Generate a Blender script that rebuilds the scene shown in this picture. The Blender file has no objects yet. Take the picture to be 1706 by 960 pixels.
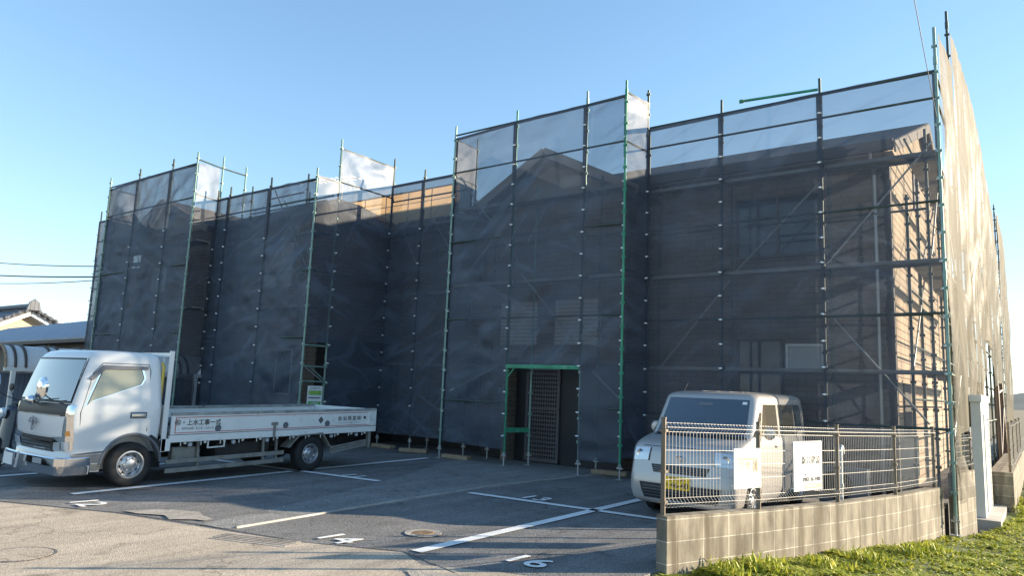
import bpy, bmesh, math, random
import numpy as np
from mathutils import Vector, Matrix, noise
random.seed(7); np.random.seed(7)
PI = math.pi; rad = math.radians
S = bpy.context.scene

# ------------------------------------------------------------------ camera
PIT, ROL, YAW, CAMH = 0.138774424, 0.0402412897, -0.640093866, 1.62829497
cy_, sy_ = math.cos(YAW), math.sin(YAW)
FW = Vector((sy_*math.cos(PIT), cy_*math.cos(PIT), math.sin(PIT)))
R0 = Vector((cy_, -sy_, 0)); U0 = R0.cross(FW)
RR = R0*math.cos(ROL)+U0*math.sin(ROL); UU = -R0*math.sin(ROL)+U0*math.cos(ROL)
cd = bpy.data.cameras.new('camera'); cam = bpy.data.objects.new('camera', cd); S.collection.objects.link(cam)
cd.sensor_width = 36; cd.lens = 36*1187.17/1706; cd.clip_start = .05; cd.clip_end = 8000
M = Matrix(((RR.x, UU.x, -FW.x, 0), (RR.y, UU.y, -FW.y, 0), (RR.z, UU.z, -FW.z, CAMH), (0, 0, 0, 1)))
cam.matrix_world = M; S.camera = cam

# ------------------------------------------------------------------ sky, sun, exposure
SUN_EL, SUN_AZ = rad(14.5), rad(45)          # azimuth from +Y towards +X
W = bpy.data.worlds.new('World'); S.world = W; W.use_nodes = True
nt = W.node_tree; bg = nt.nodes['Background']
sky = nt.nodes.new('ShaderNodeTexSky'); sky.sky_type = 'NISHITA'; sky.sun_disc = False
sky.sun_elevation = SUN_EL; sky.sun_rotation = SUN_AZ
sky.air_density = 1.0; sky.dust_density = 0.08; sky.ozone_density = 1.3; sky.altitude = 1300
tint = nt.nodes.new('ShaderNodeVectorMath'); tint.operation = 'MULTIPLY'; tint.inputs[1].default_value = (.79, .955, 1.09)
nt.links.new(sky.outputs[0], tint.inputs[0]); 
k1 = nt.nodes.new('ShaderNodeVectorMath'); k1.operation = 'MULTIPLY_ADD'; k1.inputs[1].default_value = (.15,)*3; k1.inputs[2].default_value = (1,)*3
k2 = nt.nodes.new('ShaderNodeVectorMath'); k2.operation = 'DIVIDE'; k3 = nt.nodes.new('ShaderNodeVectorMath'); k3.operation = 'SCALE'; k3.inputs['Scale'].default_value = 1.16
nt.links.new(tint.outputs[0], k1.inputs[0]); nt.links.new(tint.outputs[0], k2.inputs[0]); nt.links.new(k1.outputs[0], k2.inputs[1]); nt.links.new(k2.outputs[0], k3.inputs[0]); nt.links.new(k3.outputs[0], bg.inputs[0]); bg.inputs[1].default_value = 0.135
sl = bpy.data.lights.new('sun', 'SUN'); sl.energy = 5.0; sl.angle = rad(.5); sl.color = (1, .85, .64)
so = bpy.data.objects.new('sun', sl); S.collection.objects.link(so)
sd = Vector((math.sin(SUN_AZ)*math.cos(SUN_EL), math.cos(SUN_AZ)*math.cos(SUN_EL), math.sin(SUN_EL)))
so.rotation_euler = sd.to_track_quat('Z', 'Y').to_euler()
vs = S.view_settings; vs.view_transform = 'Standard'; vs.look = 'None'; vs.gamma = 1; vs.use_curve_mapping = False
vs.exposure = 1.58
S.cycles.max_bounces = 8; S.cycles.transparent_max_bounces = 24; S.cycles.diffuse_bounces = 3

# ------------------------------------------------------------------ helpers
def srgb(r, g, b):
    f = lambda c: (c/255/12.92) if c/255 <= .04045 else ((c/255+.055)/1.055)**2.4
    return (f(r), f(g), f(b))
def tag(o, label=None, cat=None, group=None, kind=None):
    if label: o['label'] = label
    if cat: o['category'] = cat
    if group: o['group'] = group
    if kind: o['kind'] = kind
    return o
def empty(name, loc=(0, 0, 0), rz=0, **k):
    o = bpy.data.objects.new(name, None); S.collection.objects.link(o)
    o.location = loc; o.rotation_euler = (0, 0, rz); o.empty_display_size = .2
    return tag(o, **k)
class MB:
    def __init__(s): s.v = []; s.f = []; s.m = []
    def add(s, vs_, fs, mi=0):
        b = len(s.v); s.v += [tuple(v) for v in vs_]; s.f += [tuple(i+b for i in f) for f in fs]; s.m += [mi]*len(fs); return s
    def box(s, x0, x1, y0, y1, z0, z1, mi=0):
        v = [(x, y, z) for z in (z0, z1) for y in (y0, y1) for x in (x0, x1)]
        return s.add(v, [(0, 2, 3, 1), (4, 5, 7, 6), (0, 1, 5, 4), (2, 6, 7, 3), (0, 4, 6, 2), (1, 3, 7, 5)], mi)
    def bar(s, p, q, w, h, mi=0, up=(0, 0, 1)):
        p = Vector(p); q = Vector(q); d = (q-p).normalized(); u = Vector(up)
        if abs(d.dot(u)) > .98: u = Vector((0, 1, 0))
        a = d.cross(u).normalized(); c = a.cross(d)
        v = [e+a*i*w/2+c*j*h/2 for e in (p, q) for j in (-1, 1) for i in (-1, 1)]
        return s.add(v, [(0, 1, 3, 2), (4, 6, 7, 5), (0, 4, 5, 1), (2, 3, 7, 6), (0, 2, 6, 4), (1, 5, 7, 3)], mi)
    def tube(s, pts, r, n=8, mi=0, caps=True):
        pts = [Vector(p) for p in pts]; rs = r if isinstance(r, (list, tuple)) else [r]*len(pts)
        rings = []; last = None
        for i, p in enumerate(pts):
            d = (pts[min(i+1, len(pts)-1)]-pts[max(i-1, 0)])
            d = d.normalized() if d.length > 1e-9 else Vector((0, 0, 1))
            if last is None:
                a = d.orthogonal().normalized()
            else:
                a = (last-d*last.dot(d)); a = a.normalized() if a.length > 1e-6 else d.orthogonal().normalized()
            last = a; b = d.cross(a)
            rings.append([p+(a*math.cos(2*PI*k/n)+b*math.sin(2*PI*k/n))*rs[i] for k in range(n)])
        v = [x for g in rings for x in g]; f = []
        for i in range(len(rings)-1):
            for k in range(n):
                f.append((i*n+k, i*n+(k+1) % n, (i+1)*n+(k+1) % n, (i+1)*n+k))
        if caps: f.append(tuple(range(n-1, -1, -1))); f.append(tuple((len(rings)-1)*n+k for k in range(n)))
        return s.add(v, f, mi)
    def lathe(s, prof, axis='X', c=(0, 0, 0), n=32, mi=0):   # prof: (radius, along)
        v = []; m = len(prof)
        for k in range(n):
            a = 2*PI*k/n
            for r, t in prof:
                u, w = r*math.cos(a), r*math.sin(a)
                p = (t, u, w) if axis == 'X' else ((u, t, w) if axis == 'Y' else (u, w, t))
                v.append((p[0]+c[0], p[1]+c[1], p[2]+c[2]))
        f = [(k*m+j, k*m+j+1, ((k+1) % n)*m+j+1, ((k+1) % n)*m+j) for k in range(n) for j in range(m-1)]
        return s.add(v, f, mi)
    def prism(s, poly, a0, a1, axis='X', mi=0):              # poly 2D, extruded along axis
        def P(t, u, w): return (t, u, w) if axis == 'X' else ((u, t, w) if axis == 'Y' else (u, w, t))
        n = len(poly); v = [P(a0, *p) for p in poly]+[P(a1, *p) for p in poly]
        f = [tuple(range(n)), tuple(range(2*n-1, n-1, -1))]+[(i, i+n, (i+1) % n+n, (i+1) % n) for i in range(n)]
        return s.add(v, f, mi)
    def grid(s, fn, nu, nv, mi=0):
        v = [fn(i/nu, j/nv) for j in range(nv+1) for i in range(nu+1)]
        f = [(j*(nu+1)+i, j*(nu+1)+i+1, (j+1)*(nu+1)+i+1, (j+1)*(nu+1)+i) for j in range(nv) for i in range(nu)]
        return s.add(v, f, mi)
    def build(s, name, mats, parent=None, smooth=False, angle=35, bevel=0, seg=2, recalc=True, solid=0):
        me = bpy.data.meshes.new(name); me.from_pydata(s.v, [], s.f); me.update()
        if not isinstance(mats, (list, tuple)): mats = [mats]
        for m in mats: me.materials.append(m)
        if len(mats) > 1: me.polygons.foreach_set('material_index', s.m)
        if recalc:
            bm = bmesh.new(); bm.from_mesh(me); bmesh.ops.recalc_face_normals(bm, faces=bm.faces); bm.to_mesh(me); bm.free()
        o = bpy.data.objects.new(name, me); S.collection.objects.link(o)
        if parent: o.parent = parent
        if solid: md = o.modifiers.new('s', 'SOLIDIFY'); md.thickness = solid; md.offset = -1
        if bevel:
            md = o.modifiers.new('b', 'BEVEL'); md.width = bevel; md.segments = seg; md.limit_method = 'ANGLE'; md.angle_limit = rad(40); md.harden_normals = False
            smooth = True
        if smooth:
            me.polygons.foreach_set('use_smooth', [True]*len(me.polygons))
            me.set_sharp_from_angle(angle=rad(angle))
        return o
def cp(o, parent=None):
    c = o.copy(); S.collection.objects.link(c); c.parent = parent
    for ch in [x for x in S.collection.objects if x.parent == o]: cp(ch, c)
    return c
def bake(o):
    dg = bpy.context.evaluated_depsgraph_get(); dg.update(); me = bpy.data.meshes.new_from_object(o.evaluated_get(dg)); o.modifiers.clear(); o.data = me

# ------------------------------------------------------------------ materials
def mat(name, col, rough=.6, metal=0, var=.0, vscale=4, bump=0, bscale=60, dirt=None, dirt_amt=.5, dscale=3, spec=.5, coat=0, ior=None, vstretch=None):
    m = bpy.data.materials.new(name); m.use_nodes = True; n = m.node_tree.nodes; L = m.node_tree.links; b = n['Principled BSDF']
    b.inputs['Roughness'].default_value = rough; b.inputs['Metallic'].default_value = metal
    b.inputs['Specular IOR Level'].default_value = spec; b.inputs['Coat Weight'].default_value = coat
    if ior: b.inputs['IOR'].default_value = ior
    col = tuple(col)+(1,); b.inputs['Base Color'].default_value = col
    tc = n.new('ShaderNodeTexCoord'); mp = n.new('ShaderNodeMapping'); L.new(tc.outputs['Object'], mp.inputs[0])
    if vstretch: mp.inputs['Scale'].default_value = vstretch
    last = None
    if var > 0:
        t = n.new('ShaderNodeTexNoise'); t.inputs['Scale'].default_value = vscale; t.inputs['Detail'].default_value = 6; L.new(mp.outputs[0], t.inputs[0])
        r = n.new('ShaderNodeMapRange'); r.inputs[1].default_value = .3; r.inputs[2].default_value = .7; r.inputs[3].default_value = 1-var; r.inputs[4].default_value = 1+var; L.new(t.outputs[0], r.inputs[0])
        x = n.new('ShaderNodeVectorMath'); x.operation = 'SCALE'; x.inputs[0].default_value = col[:3]; L.new(r.outputs[0], x.inputs['Scale']); last = x.outputs[0]
    if dirt:
        t = n.new('ShaderNodeTexNoise'); t.inputs['Scale'].default_value = dscale; t.inputs['Detail'].default_value = 10; t.inputs['Roughness'].default_value = .7; L.new(mp.outputs[0], t.inputs[0])
        r = n.new('ShaderNodeMapRange'); r.inputs[1].default_value = .56; r.inputs[2].default_value = .66; r.inputs[4].default_value = dirt_amt; L.new(t.outputs[0], r.inputs[0])
        x = n.new('ShaderNodeMix'); x.data_type = 'RGBA'; L.new(r.outputs[0], x.inputs[0]); x.inputs[6].default_value = col; x.inputs[7].default_value = tuple(dirt)+(1,)
        if last: L.new(last, x.inputs[6])
        last = x.outputs[2]
    if last: L.new(last, b.inputs['Base Color'])
    if bump:
        t = n.new('ShaderNodeTexNoise'); t.inputs['Scale'].default_value = bscale; t.inputs['Detail'].default_value = 5; L.new(mp.outputs[0], t.inputs[0])
        u = n.new('ShaderNodeBump'); u.inputs['Strength'].default_value = bump; u.inputs['Distance'].default_value = .01; L.new(t.outputs[0], u.inputs['Height']); L.new(u.outputs[0], b.inputs['Normal'])
    return m

def asphalt(name, col, grain=.35, sc=90, patch=.15, bump=.6, dark=None):
    m = bpy.data.materials.new(name); m.use_nodes = True; n = m.node_tree.nodes; L = m.node_tree.links; b = n['Principled BSDF']
    b.inputs['Roughness'].default_value = .88; b.inputs['Specular IOR Level'].default_value = .35
    tc = n.new('ShaderNodeTexCoord')
    v = n.new('ShaderNodeTexVoronoi'); v.inputs['Scale'].default_value = sc; L.new(tc.outputs['Object'], v.inputs[0])
    t = n.new('ShaderNodeTexNoise'); t.inputs['Scale'].default_value = .9; t.inputs['Detail'].default_value = 8; t.inputs['Roughness'].default_value = .6; L.new(tc.outputs['Object'], t.inputs[0])
    sp = n.new('ShaderNodeSeparateColor'); L.new(v.outputs['Color'], sp.inputs[0])
    r1 = n.new('ShaderNodeMapRange'); r1.inputs[3].default_value = 1-grain; r1.inputs[4].default_value = 1+grain*1.3; L.new(sp.outputs[0], r1.inputs[0])
    r2 = n.new('ShaderNodeMapRange'); r2.inputs[1].default_value = .3; r2.inputs[2].default_value = .7; r2.inputs[3].default_value = 1-patch; r2.inputs[4].default_value = 1+patch; L.new(t.outputs[0], r2.inputs[0])
    mu = n.new('ShaderNodeMath'); mu.operation = 'MULTIPLY'; L.new(r1.outputs[0], mu.inputs[0]); L.new(r2.outputs[0], mu.inputs[1])
    # hairline cracks
    nz = n.new('ShaderNodeTexNoise'); nz.inputs['Scale'].default_value = 1.4; nz.inputs['Detail'].default_value = 4; L.new(tc.outputs['Object'], nz.inputs[0])
    ad = n.new('ShaderNodeVectorMath'); ad.operation = 'ADD'; L.new(tc.outputs['Object'], ad.inputs[0]); L.new(nz.outputs['Color'], ad.inputs[1])
    vc = n.new('ShaderNodeTexVoronoi'); vc.feature = 'DISTANCE_TO_EDGE'; vc.inputs['Scale'].default_value = .42; L.new(ad.outputs[0], vc.inputs[0])
    cr = n.new('ShaderNodeMapRange'); cr.inputs[1].default_value = .0; cr.inputs[2].default_value = .006; cr.inputs[3].default_value = .55; cr.inputs[4].default_value = 1; L.new(vc.outputs[0], cr.inputs[0])
    m2 = n.new('ShaderNodeMath'); m2.operation = 'MULTIPLY'; L.new(mu.outputs[0], m2.inputs[0]); L.new(cr.outputs[0], m2.inputs[1])
    st = n.new('ShaderNodeTexNoise'); st.inputs['Scale'].default_value = 1.9; st.inputs['Detail'].default_value = 5; st.inputs['Roughness'].default_value = .55; st.inputs['Distortion'].default_value = .6; L.new(tc.outputs['Object'], st.inputs[0])
    sr = n.new('ShaderNodeMapRange'); sr.inputs[1].default_value = .60; sr.inputs[2].default_value = .72; sr.inputs[3].default_value = 1; sr.inputs[4].default_value = .58; L.new(st.outputs[0], sr.inputs[0])
    tm = n.new('ShaderNodeMapping'); tm.inputs['Scale'].default_value = (5, .35, 1); tm.inputs['Rotation'].default_value = (0, 0, .12); L.new(tc.outputs['Object'], tm.inputs[0])
    tn = n.new('ShaderNodeTexNoise'); tn.inputs['Scale'].default_value = .8; tn.inputs['Detail'].default_value = 3; L.new(tm.outputs[0], tn.inputs[0])
    tr_ = n.new('ShaderNodeMapRange'); tr_.inputs[1].default_value = .35; tr_.inputs[2].default_value = .65; tr_.inputs[3].default_value = .86; tr_.inputs[4].default_value = 1.12; L.new(tn.outputs[0], tr_.inputs[0])
    m3_ = n.new('ShaderNodeMath'); m3_.operation = 'MULTIPLY'; L.new(m2.outputs[0], m3_.inputs[0]); L.new(sr.outputs[0], m3_.inputs[1]); m4_ = n.new('ShaderNodeMath'); m4_.operation = 'MULTIPLY'; L.new(m3_.outputs[0], m4_.inputs[0]); L.new(tr_.outputs[0], m4_.inputs[1])
    x = n.new('ShaderNodeVectorMath'); x.operation = 'SCALE'; x.inputs[0].default_value = col; L.new(m4_.outputs[0], x.inputs['Scale']); L.new(x.outputs[0], b.inputs['Base Color'])
    u = n.new('ShaderNodeBump'); u.inputs['Strength'].default_value = bump; u.inputs['Distance'].default_value = .006; L.new(v.outputs['Distance'], u.inputs['Height']); L.new(u.outputs[0], b.inputs['Normal'])
    return m

def bricks(name, c1, c2, mortar, bw=.3, rh=.1, ms=.008, rough=.85, axis='XZ', bump=.4, var=.25, offset=.5, stain=None):
    m = bpy.data.materials.new(name); m.use_nodes = True; n = m.node_tree.nodes; L = m.node_tree.links; b = n['Principled BSDF']
    b.inputs['Roughness'].default_value = rough
    tc = n.new('ShaderNodeTexCoord'); sx = n.new('ShaderNodeSeparateXYZ'); L.new(tc.outputs['Object'], sx.inputs[0])
    cx = n.new('ShaderNodeCombineXYZ')
    if axis == 'XZ':   # works on X- and Y-facing walls: x+y as the run
        a = n.new('ShaderNodeMath'); a.operation = 'ADD'; L.new(sx.outputs[0], a.inputs[0]); L.new(sx.outputs[1], a.inputs[1]); L.new(a.outputs[0], cx.inputs[0]); L.new(sx.outputs[2], cx.inputs[1])
    elif axis == 'YZ': L.new(sx.outputs[1], cx.inputs[0]); L.new(sx.outputs[2], cx.inputs[1])
    elif axis == 'WALL':
        a = n.new('ShaderNodeMath'); a.operation = 'MULTIPLY_ADD'; a.inputs[1].default_value = .32; L.new(sx.outputs[0], a.inputs[0]); L.new(sx.outputs[1], a.inputs[2]); L.new(a.outputs[0], cx.inputs[0])
        c_ = n.new('ShaderNodeMath'); c_.operation = 'MULTIPLY_ADD'; c_.inputs[1].default_value = .0175; L.new(sx.outputs[1], c_.inputs[0]); L.new(sx.outputs[2], c_.inputs[2])
        d_ = n.new('ShaderNodeMath'); d_.operation = 'SUBTRACT'; d_.inputs[1].default_value = .1815; L.new(c_.outputs[0], d_.inputs[0]); L.new(d_.outputs[0], cx.inputs[1])
    else: L.new(sx.outputs[0], cx.inputs[0]); L.new(sx.outputs[1], cx.inputs[1])
    t = n.new('ShaderNodeTexBrick'); t.offset = offset; t.inputs['Scale'].default_value = 1; t.inputs['Brick Width'].default_value = bw; t.inputs['Row Height'].default_value = rh; t.inputs['Mortar Size'].default_value = ms; t.inputs['Mortar Smooth'].default_value = .2
    t.inputs['Color1'].default_value = (*c1, 1); t.inputs['Color2'].default_value = (*c2, 1); t.inputs['Mortar'].default_value = (*mortar, 1); L.new(cx.outputs[0], t.inputs[0])
    nz = n.new('ShaderNodeTexNoise'); nz.inputs['Scale'].default_value = 5; nz.inputs['Detail'].default_value = 9; nz.inputs['Roughness'].default_value = .65
    mp = n.new('ShaderNodeMapping'); mp.inputs['Scale'].default_value = (1, 1, .35); L.new(tc.outputs['Object'], mp.inputs[0]); L.new(mp.outputs[0], nz.inputs[0])
    r = n.new('ShaderNodeMapRange'); r.inputs[1].default_value = .3; r.inputs[2].default_value = .7; r.inputs[3].default_value = 1-var; r.inputs[4].default_value = 1+var; L.new(nz.outputs[0], r.inputs[0])
    x = n.new('ShaderNodeVectorMath'); x.operation = 'SCALE'; L.new(t.outputs[0], x.inputs[0]); L.new(r.outputs[0], x.inputs['Scale']); out = x.outputs[0]
    if stain:
        n2 = n.new('ShaderNodeTexNoise'); n2.inputs['Scale'].default_value = 7; n2.inputs['Detail'].default_value = 6; m3 = n.new('ShaderNodeMapping'); m3.inputs['Scale'].default_value = (1, 1, .12); L.new(tc.outputs['Object'], m3.inputs[0]); L.new(m3.outputs[0], n2.inputs[0])
        r3 = n.new('ShaderNodeMapRange'); r3.inputs[1].default_value = .46; r3.inputs[2].default_value = .66; r3.inputs[4].default_value = .8; L.new(n2.outputs[0], r3.inputs[0])
        mx = n.new('ShaderNodeMix'); mx.data_type = 'RGBA'; L.new(r3.outputs[0], mx.inputs[0]); L.new(out, mx.inputs[6]); mx.inputs[7].default_value = (*stain, 1); out = mx.outputs[2]
    L.new(out, b.inputs['Base Color'])
    u = n.new('ShaderNodeBump'); u.inputs['Strength'].default_value = bump; u.inputs['Distance'].default_value = .01; u.invert = True; L.new(t.outputs['Fac'], u.inputs['Height'])
    u2 = n.new('ShaderNodeBump'); u2.inputs['Strength'].default_value = .25; u2.inputs['Distance'].default_value = .01; n3 = n.new('ShaderNodeTexNoise'); n3.inputs['Scale'].default_value = 90; L.new(tc.outputs['Object'], n3.inputs[0]); L.new(n3.outputs[0], u2.inputs['Height']); L.new(u.outputs[0], u2.inputs['Normal']); L.new(u2.outputs[0], b.inputs['Normal'])
    return m

def netmat(name, col, clear, streak=.2, bumpy=.35, fold=1.0, ax='y'):
    """woven mesh sheet: threads cover (1-clear) of it square on, more when seen edge on"""
    m = bpy.data.materials.new(name); m.use_nodes = True; n = m.node_tree.nodes; L = m.node_tree.links
    for q in list(n): n.remove(q)
    out = n.new('ShaderNodeOutputMaterial'); mix = n.new('ShaderNodeMixShader'); tr = n.new('ShaderNodeBsdfTransparent')
    df = n.new('ShaderNodeBsdfDiffuse'); tl = n.new('ShaderNodeBsdfTranslucent'); gl = n.new('ShaderNodeBsdfGlossy'); gl.inputs['Roughness'].default_value = .45; gl.inputs['Color'].default_value = (.5, .5, .5, 1)
    m1 = n.new('ShaderNodeMixShader'); m1.inputs[0].default_value = .22; m2 = n.new('ShaderNodeMixShader'); m2.inputs[0].default_value = .06
    L.new(df.outputs[0], m1.inputs[1]); L.new(tl.outputs[0], m1.inputs[2]); L.new(m1.outputs[0], m2.inputs[1]); L.new(gl.outputs[0], m2.inputs[2])
    tc = n.new('ShaderNodeTexCoord'); mp = n.new('ShaderNodeMapping'); mp.inputs['Scale'].default_value = (.35, .35, 1.6) if ax == 'y' else (1, 1.5, .2); mp.inputs['Rotation'].default_value = (.3, .55, 0) if ax == 'y' else (.25, 0, 0); L.new(tc.outputs['Object'], mp.inputs[0])
    nz = n.new('ShaderNodeTexNoise'); nz.inputs['Scale'].default_value = 2.2; nz.inputs['Detail'].default_value = 8; L.new(mp.outputs[0], nz.inputs[0])
    r = n.new('ShaderNodeMapRange'); r.inputs[1].default_value = .3; r.inputs[2].default_value = .7; r.inputs[3].default_value = 1-streak; r.inputs[4].default_value = 1+streak; L.new(nz.outputs[0], r.inputs[0])  # streaks in the colour stand in for sky light caught on the cloth
    x = n.new('ShaderNodeVectorMath'); x.operation = 'SCALE'; x.inputs[0].default_value = col; L.new(r.outputs[0], x.inputs['Scale'])
    # pulled creases: cloth folded double, lightened in colour to stand for sky sheen
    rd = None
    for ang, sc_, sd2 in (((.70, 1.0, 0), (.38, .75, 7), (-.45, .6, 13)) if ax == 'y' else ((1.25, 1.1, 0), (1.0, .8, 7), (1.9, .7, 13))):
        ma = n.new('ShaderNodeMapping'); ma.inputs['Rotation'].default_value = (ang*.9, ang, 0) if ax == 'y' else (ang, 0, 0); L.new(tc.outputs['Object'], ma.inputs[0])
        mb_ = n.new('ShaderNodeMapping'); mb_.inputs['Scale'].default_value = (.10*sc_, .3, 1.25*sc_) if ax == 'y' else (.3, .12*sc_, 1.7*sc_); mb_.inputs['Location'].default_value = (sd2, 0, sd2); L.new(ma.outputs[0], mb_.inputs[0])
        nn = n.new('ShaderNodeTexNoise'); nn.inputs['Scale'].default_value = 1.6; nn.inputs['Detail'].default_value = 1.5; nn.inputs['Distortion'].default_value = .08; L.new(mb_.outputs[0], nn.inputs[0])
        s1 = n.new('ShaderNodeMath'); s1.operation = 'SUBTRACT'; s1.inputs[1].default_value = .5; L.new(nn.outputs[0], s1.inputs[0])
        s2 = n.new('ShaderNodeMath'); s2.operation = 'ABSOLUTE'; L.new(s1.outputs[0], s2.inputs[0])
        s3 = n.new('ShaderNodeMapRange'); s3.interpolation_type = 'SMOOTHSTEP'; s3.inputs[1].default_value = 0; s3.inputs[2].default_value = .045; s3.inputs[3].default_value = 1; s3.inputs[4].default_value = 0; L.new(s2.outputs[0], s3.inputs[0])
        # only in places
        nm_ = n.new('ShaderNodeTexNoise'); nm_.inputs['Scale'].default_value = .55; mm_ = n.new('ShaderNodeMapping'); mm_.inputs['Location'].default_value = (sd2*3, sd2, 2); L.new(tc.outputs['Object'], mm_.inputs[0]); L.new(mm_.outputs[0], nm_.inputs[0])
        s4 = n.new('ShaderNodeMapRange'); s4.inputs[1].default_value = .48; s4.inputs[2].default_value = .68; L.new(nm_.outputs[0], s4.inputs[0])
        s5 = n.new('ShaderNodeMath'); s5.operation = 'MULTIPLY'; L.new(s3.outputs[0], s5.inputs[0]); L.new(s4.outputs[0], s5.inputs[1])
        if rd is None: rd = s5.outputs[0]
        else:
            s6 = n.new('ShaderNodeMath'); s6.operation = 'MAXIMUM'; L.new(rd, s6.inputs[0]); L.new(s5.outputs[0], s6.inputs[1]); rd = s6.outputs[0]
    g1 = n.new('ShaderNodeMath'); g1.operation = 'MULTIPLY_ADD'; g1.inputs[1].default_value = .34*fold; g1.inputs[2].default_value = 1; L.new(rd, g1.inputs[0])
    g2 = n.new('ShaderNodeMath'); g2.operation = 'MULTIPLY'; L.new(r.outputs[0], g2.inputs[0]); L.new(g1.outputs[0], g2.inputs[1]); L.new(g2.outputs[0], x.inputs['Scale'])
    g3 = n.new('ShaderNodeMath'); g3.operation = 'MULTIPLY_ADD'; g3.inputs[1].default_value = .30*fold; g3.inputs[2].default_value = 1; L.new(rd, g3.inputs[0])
    for q in (df, tl): L.new(x.outputs[0], q.inputs[0])
    b = n.new('ShaderNodeBump'); b.inputs['Strength'].default_value = bumpy; b.inputs['Distance'].default_value = .03
    n2 = n.new('ShaderNodeTexNoise'); n2.inputs['Scale'].default_value = 2.2; n2.inputs['Detail'].default_value = 2; n2.inputs['Distortion'].default_value = 1.0; L.new(tc.outputs['Object'], n2.inputs[0]); L.new(n2.outputs[0], b.inputs['Height'])
    for q in (df, tl, gl): L.new(b.outputs[0], q.inputs['Normal'])
    # threads overlap when seen obliquely: clear ** (1/cos)
    ge = n.new('ShaderNodeNewGeometry'); dt = n.new('ShaderNodeVectorMath'); dt.operation = 'DOT_PRODUCT'; L.new(ge.outputs['Normal'], dt.inputs[0]); L.new(ge.outputs['Incoming'], dt.inputs[1])
    ab = n.new('ShaderNodeMath'); ab.operation = 'ABSOLUTE'; L.new(dt.outputs['Value'], ab.inputs[0]); mxx = n.new('ShaderNodeMath'); mxx.operation = 'MAXIMUM'; mxx.inputs[1].default_value = .08; L.new(ab.outputs[0], mxx.inputs[0])
    dv = n.new('ShaderNodeMath'); dv.operation = 'DIVIDE'; dv.inputs[0].default_value = 1; L.new(mxx.outputs[0], dv.inputs[1])
    pw = n.new('ShaderNodeMath'); pw.operation = 'POWER'; pw.inputs[0].default_value = clear; dn_ = n.new('ShaderNodeMath'); dn_.operation = 'MULTIPLY'; L.new(dv.outputs[0], dn_.inputs[0]); L.new(g3.outputs[0], dn_.inputs[1])
    L.new(dn_.outputs[0], pw.inputs[1])
    L.new(pw.outputs[0], mix.inputs[0]); L.new(m2.outputs[0], mix.inputs[1]); L.new(tr.outputs[0], mix.inputs[2]); L.new(mix.outputs[0], out.inputs[0])
    return m

MAT = {}
MAT['ground'] = mat('soil', (.16, .13, .08), .95, var=.3, vscale=.5, bump=.4, bscale=20)
MAT['lot'] = asphalt('lot_asphalt', (.165, .16, .155), .38, 85, .2)
MAT['lot_old'] = asphalt('lot_asphalt_worn', (.16, .155, .15), .4, 70, .16, .8)
MAT['road'] = asphalt('road_asphalt', (.42, .35, .27), .24, 85, .14, .5)
MAT['walk'] = asphalt('walkway_asphalt', (.215, .21, .20), .4, 70, .12, .7)
MAT['concrete'] = mat('concrete', (.38, .36, .33), .9, var=.2, vscale=3, bump=.3, dirt=(.16, .14, .12), dscale=5)
MAT['white_paint'] = mat('road_paint', (.8, .8, .78), .75, var=.06, bump=.3, bscale=150, dirt=(.25, .25, .25), dirt_amt=.6, dscale=32)
MAT['apron'] = asphalt('apron', (.34, .31, .27), .25, 70, .25, .5)
MAT['block'] = bricks('block', (.24, .21, .165), (.175, .155, .12), (.43, .40, .34), .4, .2, .006, .92, 'WALL', .6, .55, 0, stain=(.085, .065, .042))
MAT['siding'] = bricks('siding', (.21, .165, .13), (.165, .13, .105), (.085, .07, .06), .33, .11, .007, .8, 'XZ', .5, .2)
MAT['siding_end'] = bricks('siding_end', (.76, .60, .43), (.70, .54, .39), (.34, .24, .16), .45, .15, .012, .85, 'XZ', .5, .12, 0)  # far brighter than the front siding, sunlight put into the colour
MAT['shutter'] = bricks('shutter', (.62, .57, .50), (.56, .51, .45), (.28, .25, .22), 3, .09, .01, .6, 'XZ', .6, .1)
MAT['roof'] = bricks('roof_slate', (.095, .088, .085), (.075, .07, .07), (.04, .04, .04), .5, .16, .01, .8, 'XY', .5, .2)
MAT['roof_ochre'] = bricks('roof_ochre', (.55, .37, .19), (.50, .33, .17), (.22, .14, .08), .45, 30, .012, .75, 'XY', .4, .08, 0)
MAT['fascia'] = mat('fascia', (.08, .065, .055), .6)
MAT['soffit'] = mat('soffit', (.35, .31, .27), .8)
MAT['glass_dark'] = mat('glass_dark', (.02, .025, .03), .06, spec=.8)
MAT['curtain_glare'] = mat('curtain_glare', (.6, .62, .62), .8, var=.08, vscale=12, vstretch=(6, 6, .3))
MAT['alu'] = mat('alu', (.55, .56, .57), .4, .7)
MAT['alu_dark'] = mat('alu_dark', (.09, .07, .06), .5, .3)
MAT['lattice'] = mat('lattice', (.11, .098, .10), .55, var=.1)
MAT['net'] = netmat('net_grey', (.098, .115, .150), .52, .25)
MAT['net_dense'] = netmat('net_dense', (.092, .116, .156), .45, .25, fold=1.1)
MAT['net_end'] = netmat('net_end', (.145, .132, .105), .76, .05, .25, 1.9, 'x')  # same grey mesh as the front, warmed in colour to look sunlit
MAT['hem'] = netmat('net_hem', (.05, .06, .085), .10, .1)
MAT['green'] = mat('green_paint', (.035, .26, .15), .45, .1, var=.2, vscale=6, dirt=(.3, .32, .3), dirt_amt=.6, dscale=9)
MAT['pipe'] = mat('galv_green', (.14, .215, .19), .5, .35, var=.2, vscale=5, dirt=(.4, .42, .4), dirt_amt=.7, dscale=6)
MAT['pipe_backlit'] = mat('pipe_backlit', (.05, .075, .065), .5, .3, var=.2, vscale=5, dirt=(.2, .21, .2), dirt_amt=.4, dscale=6)  # same pipe, darkened in colour to look backlit behind the nets
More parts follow.
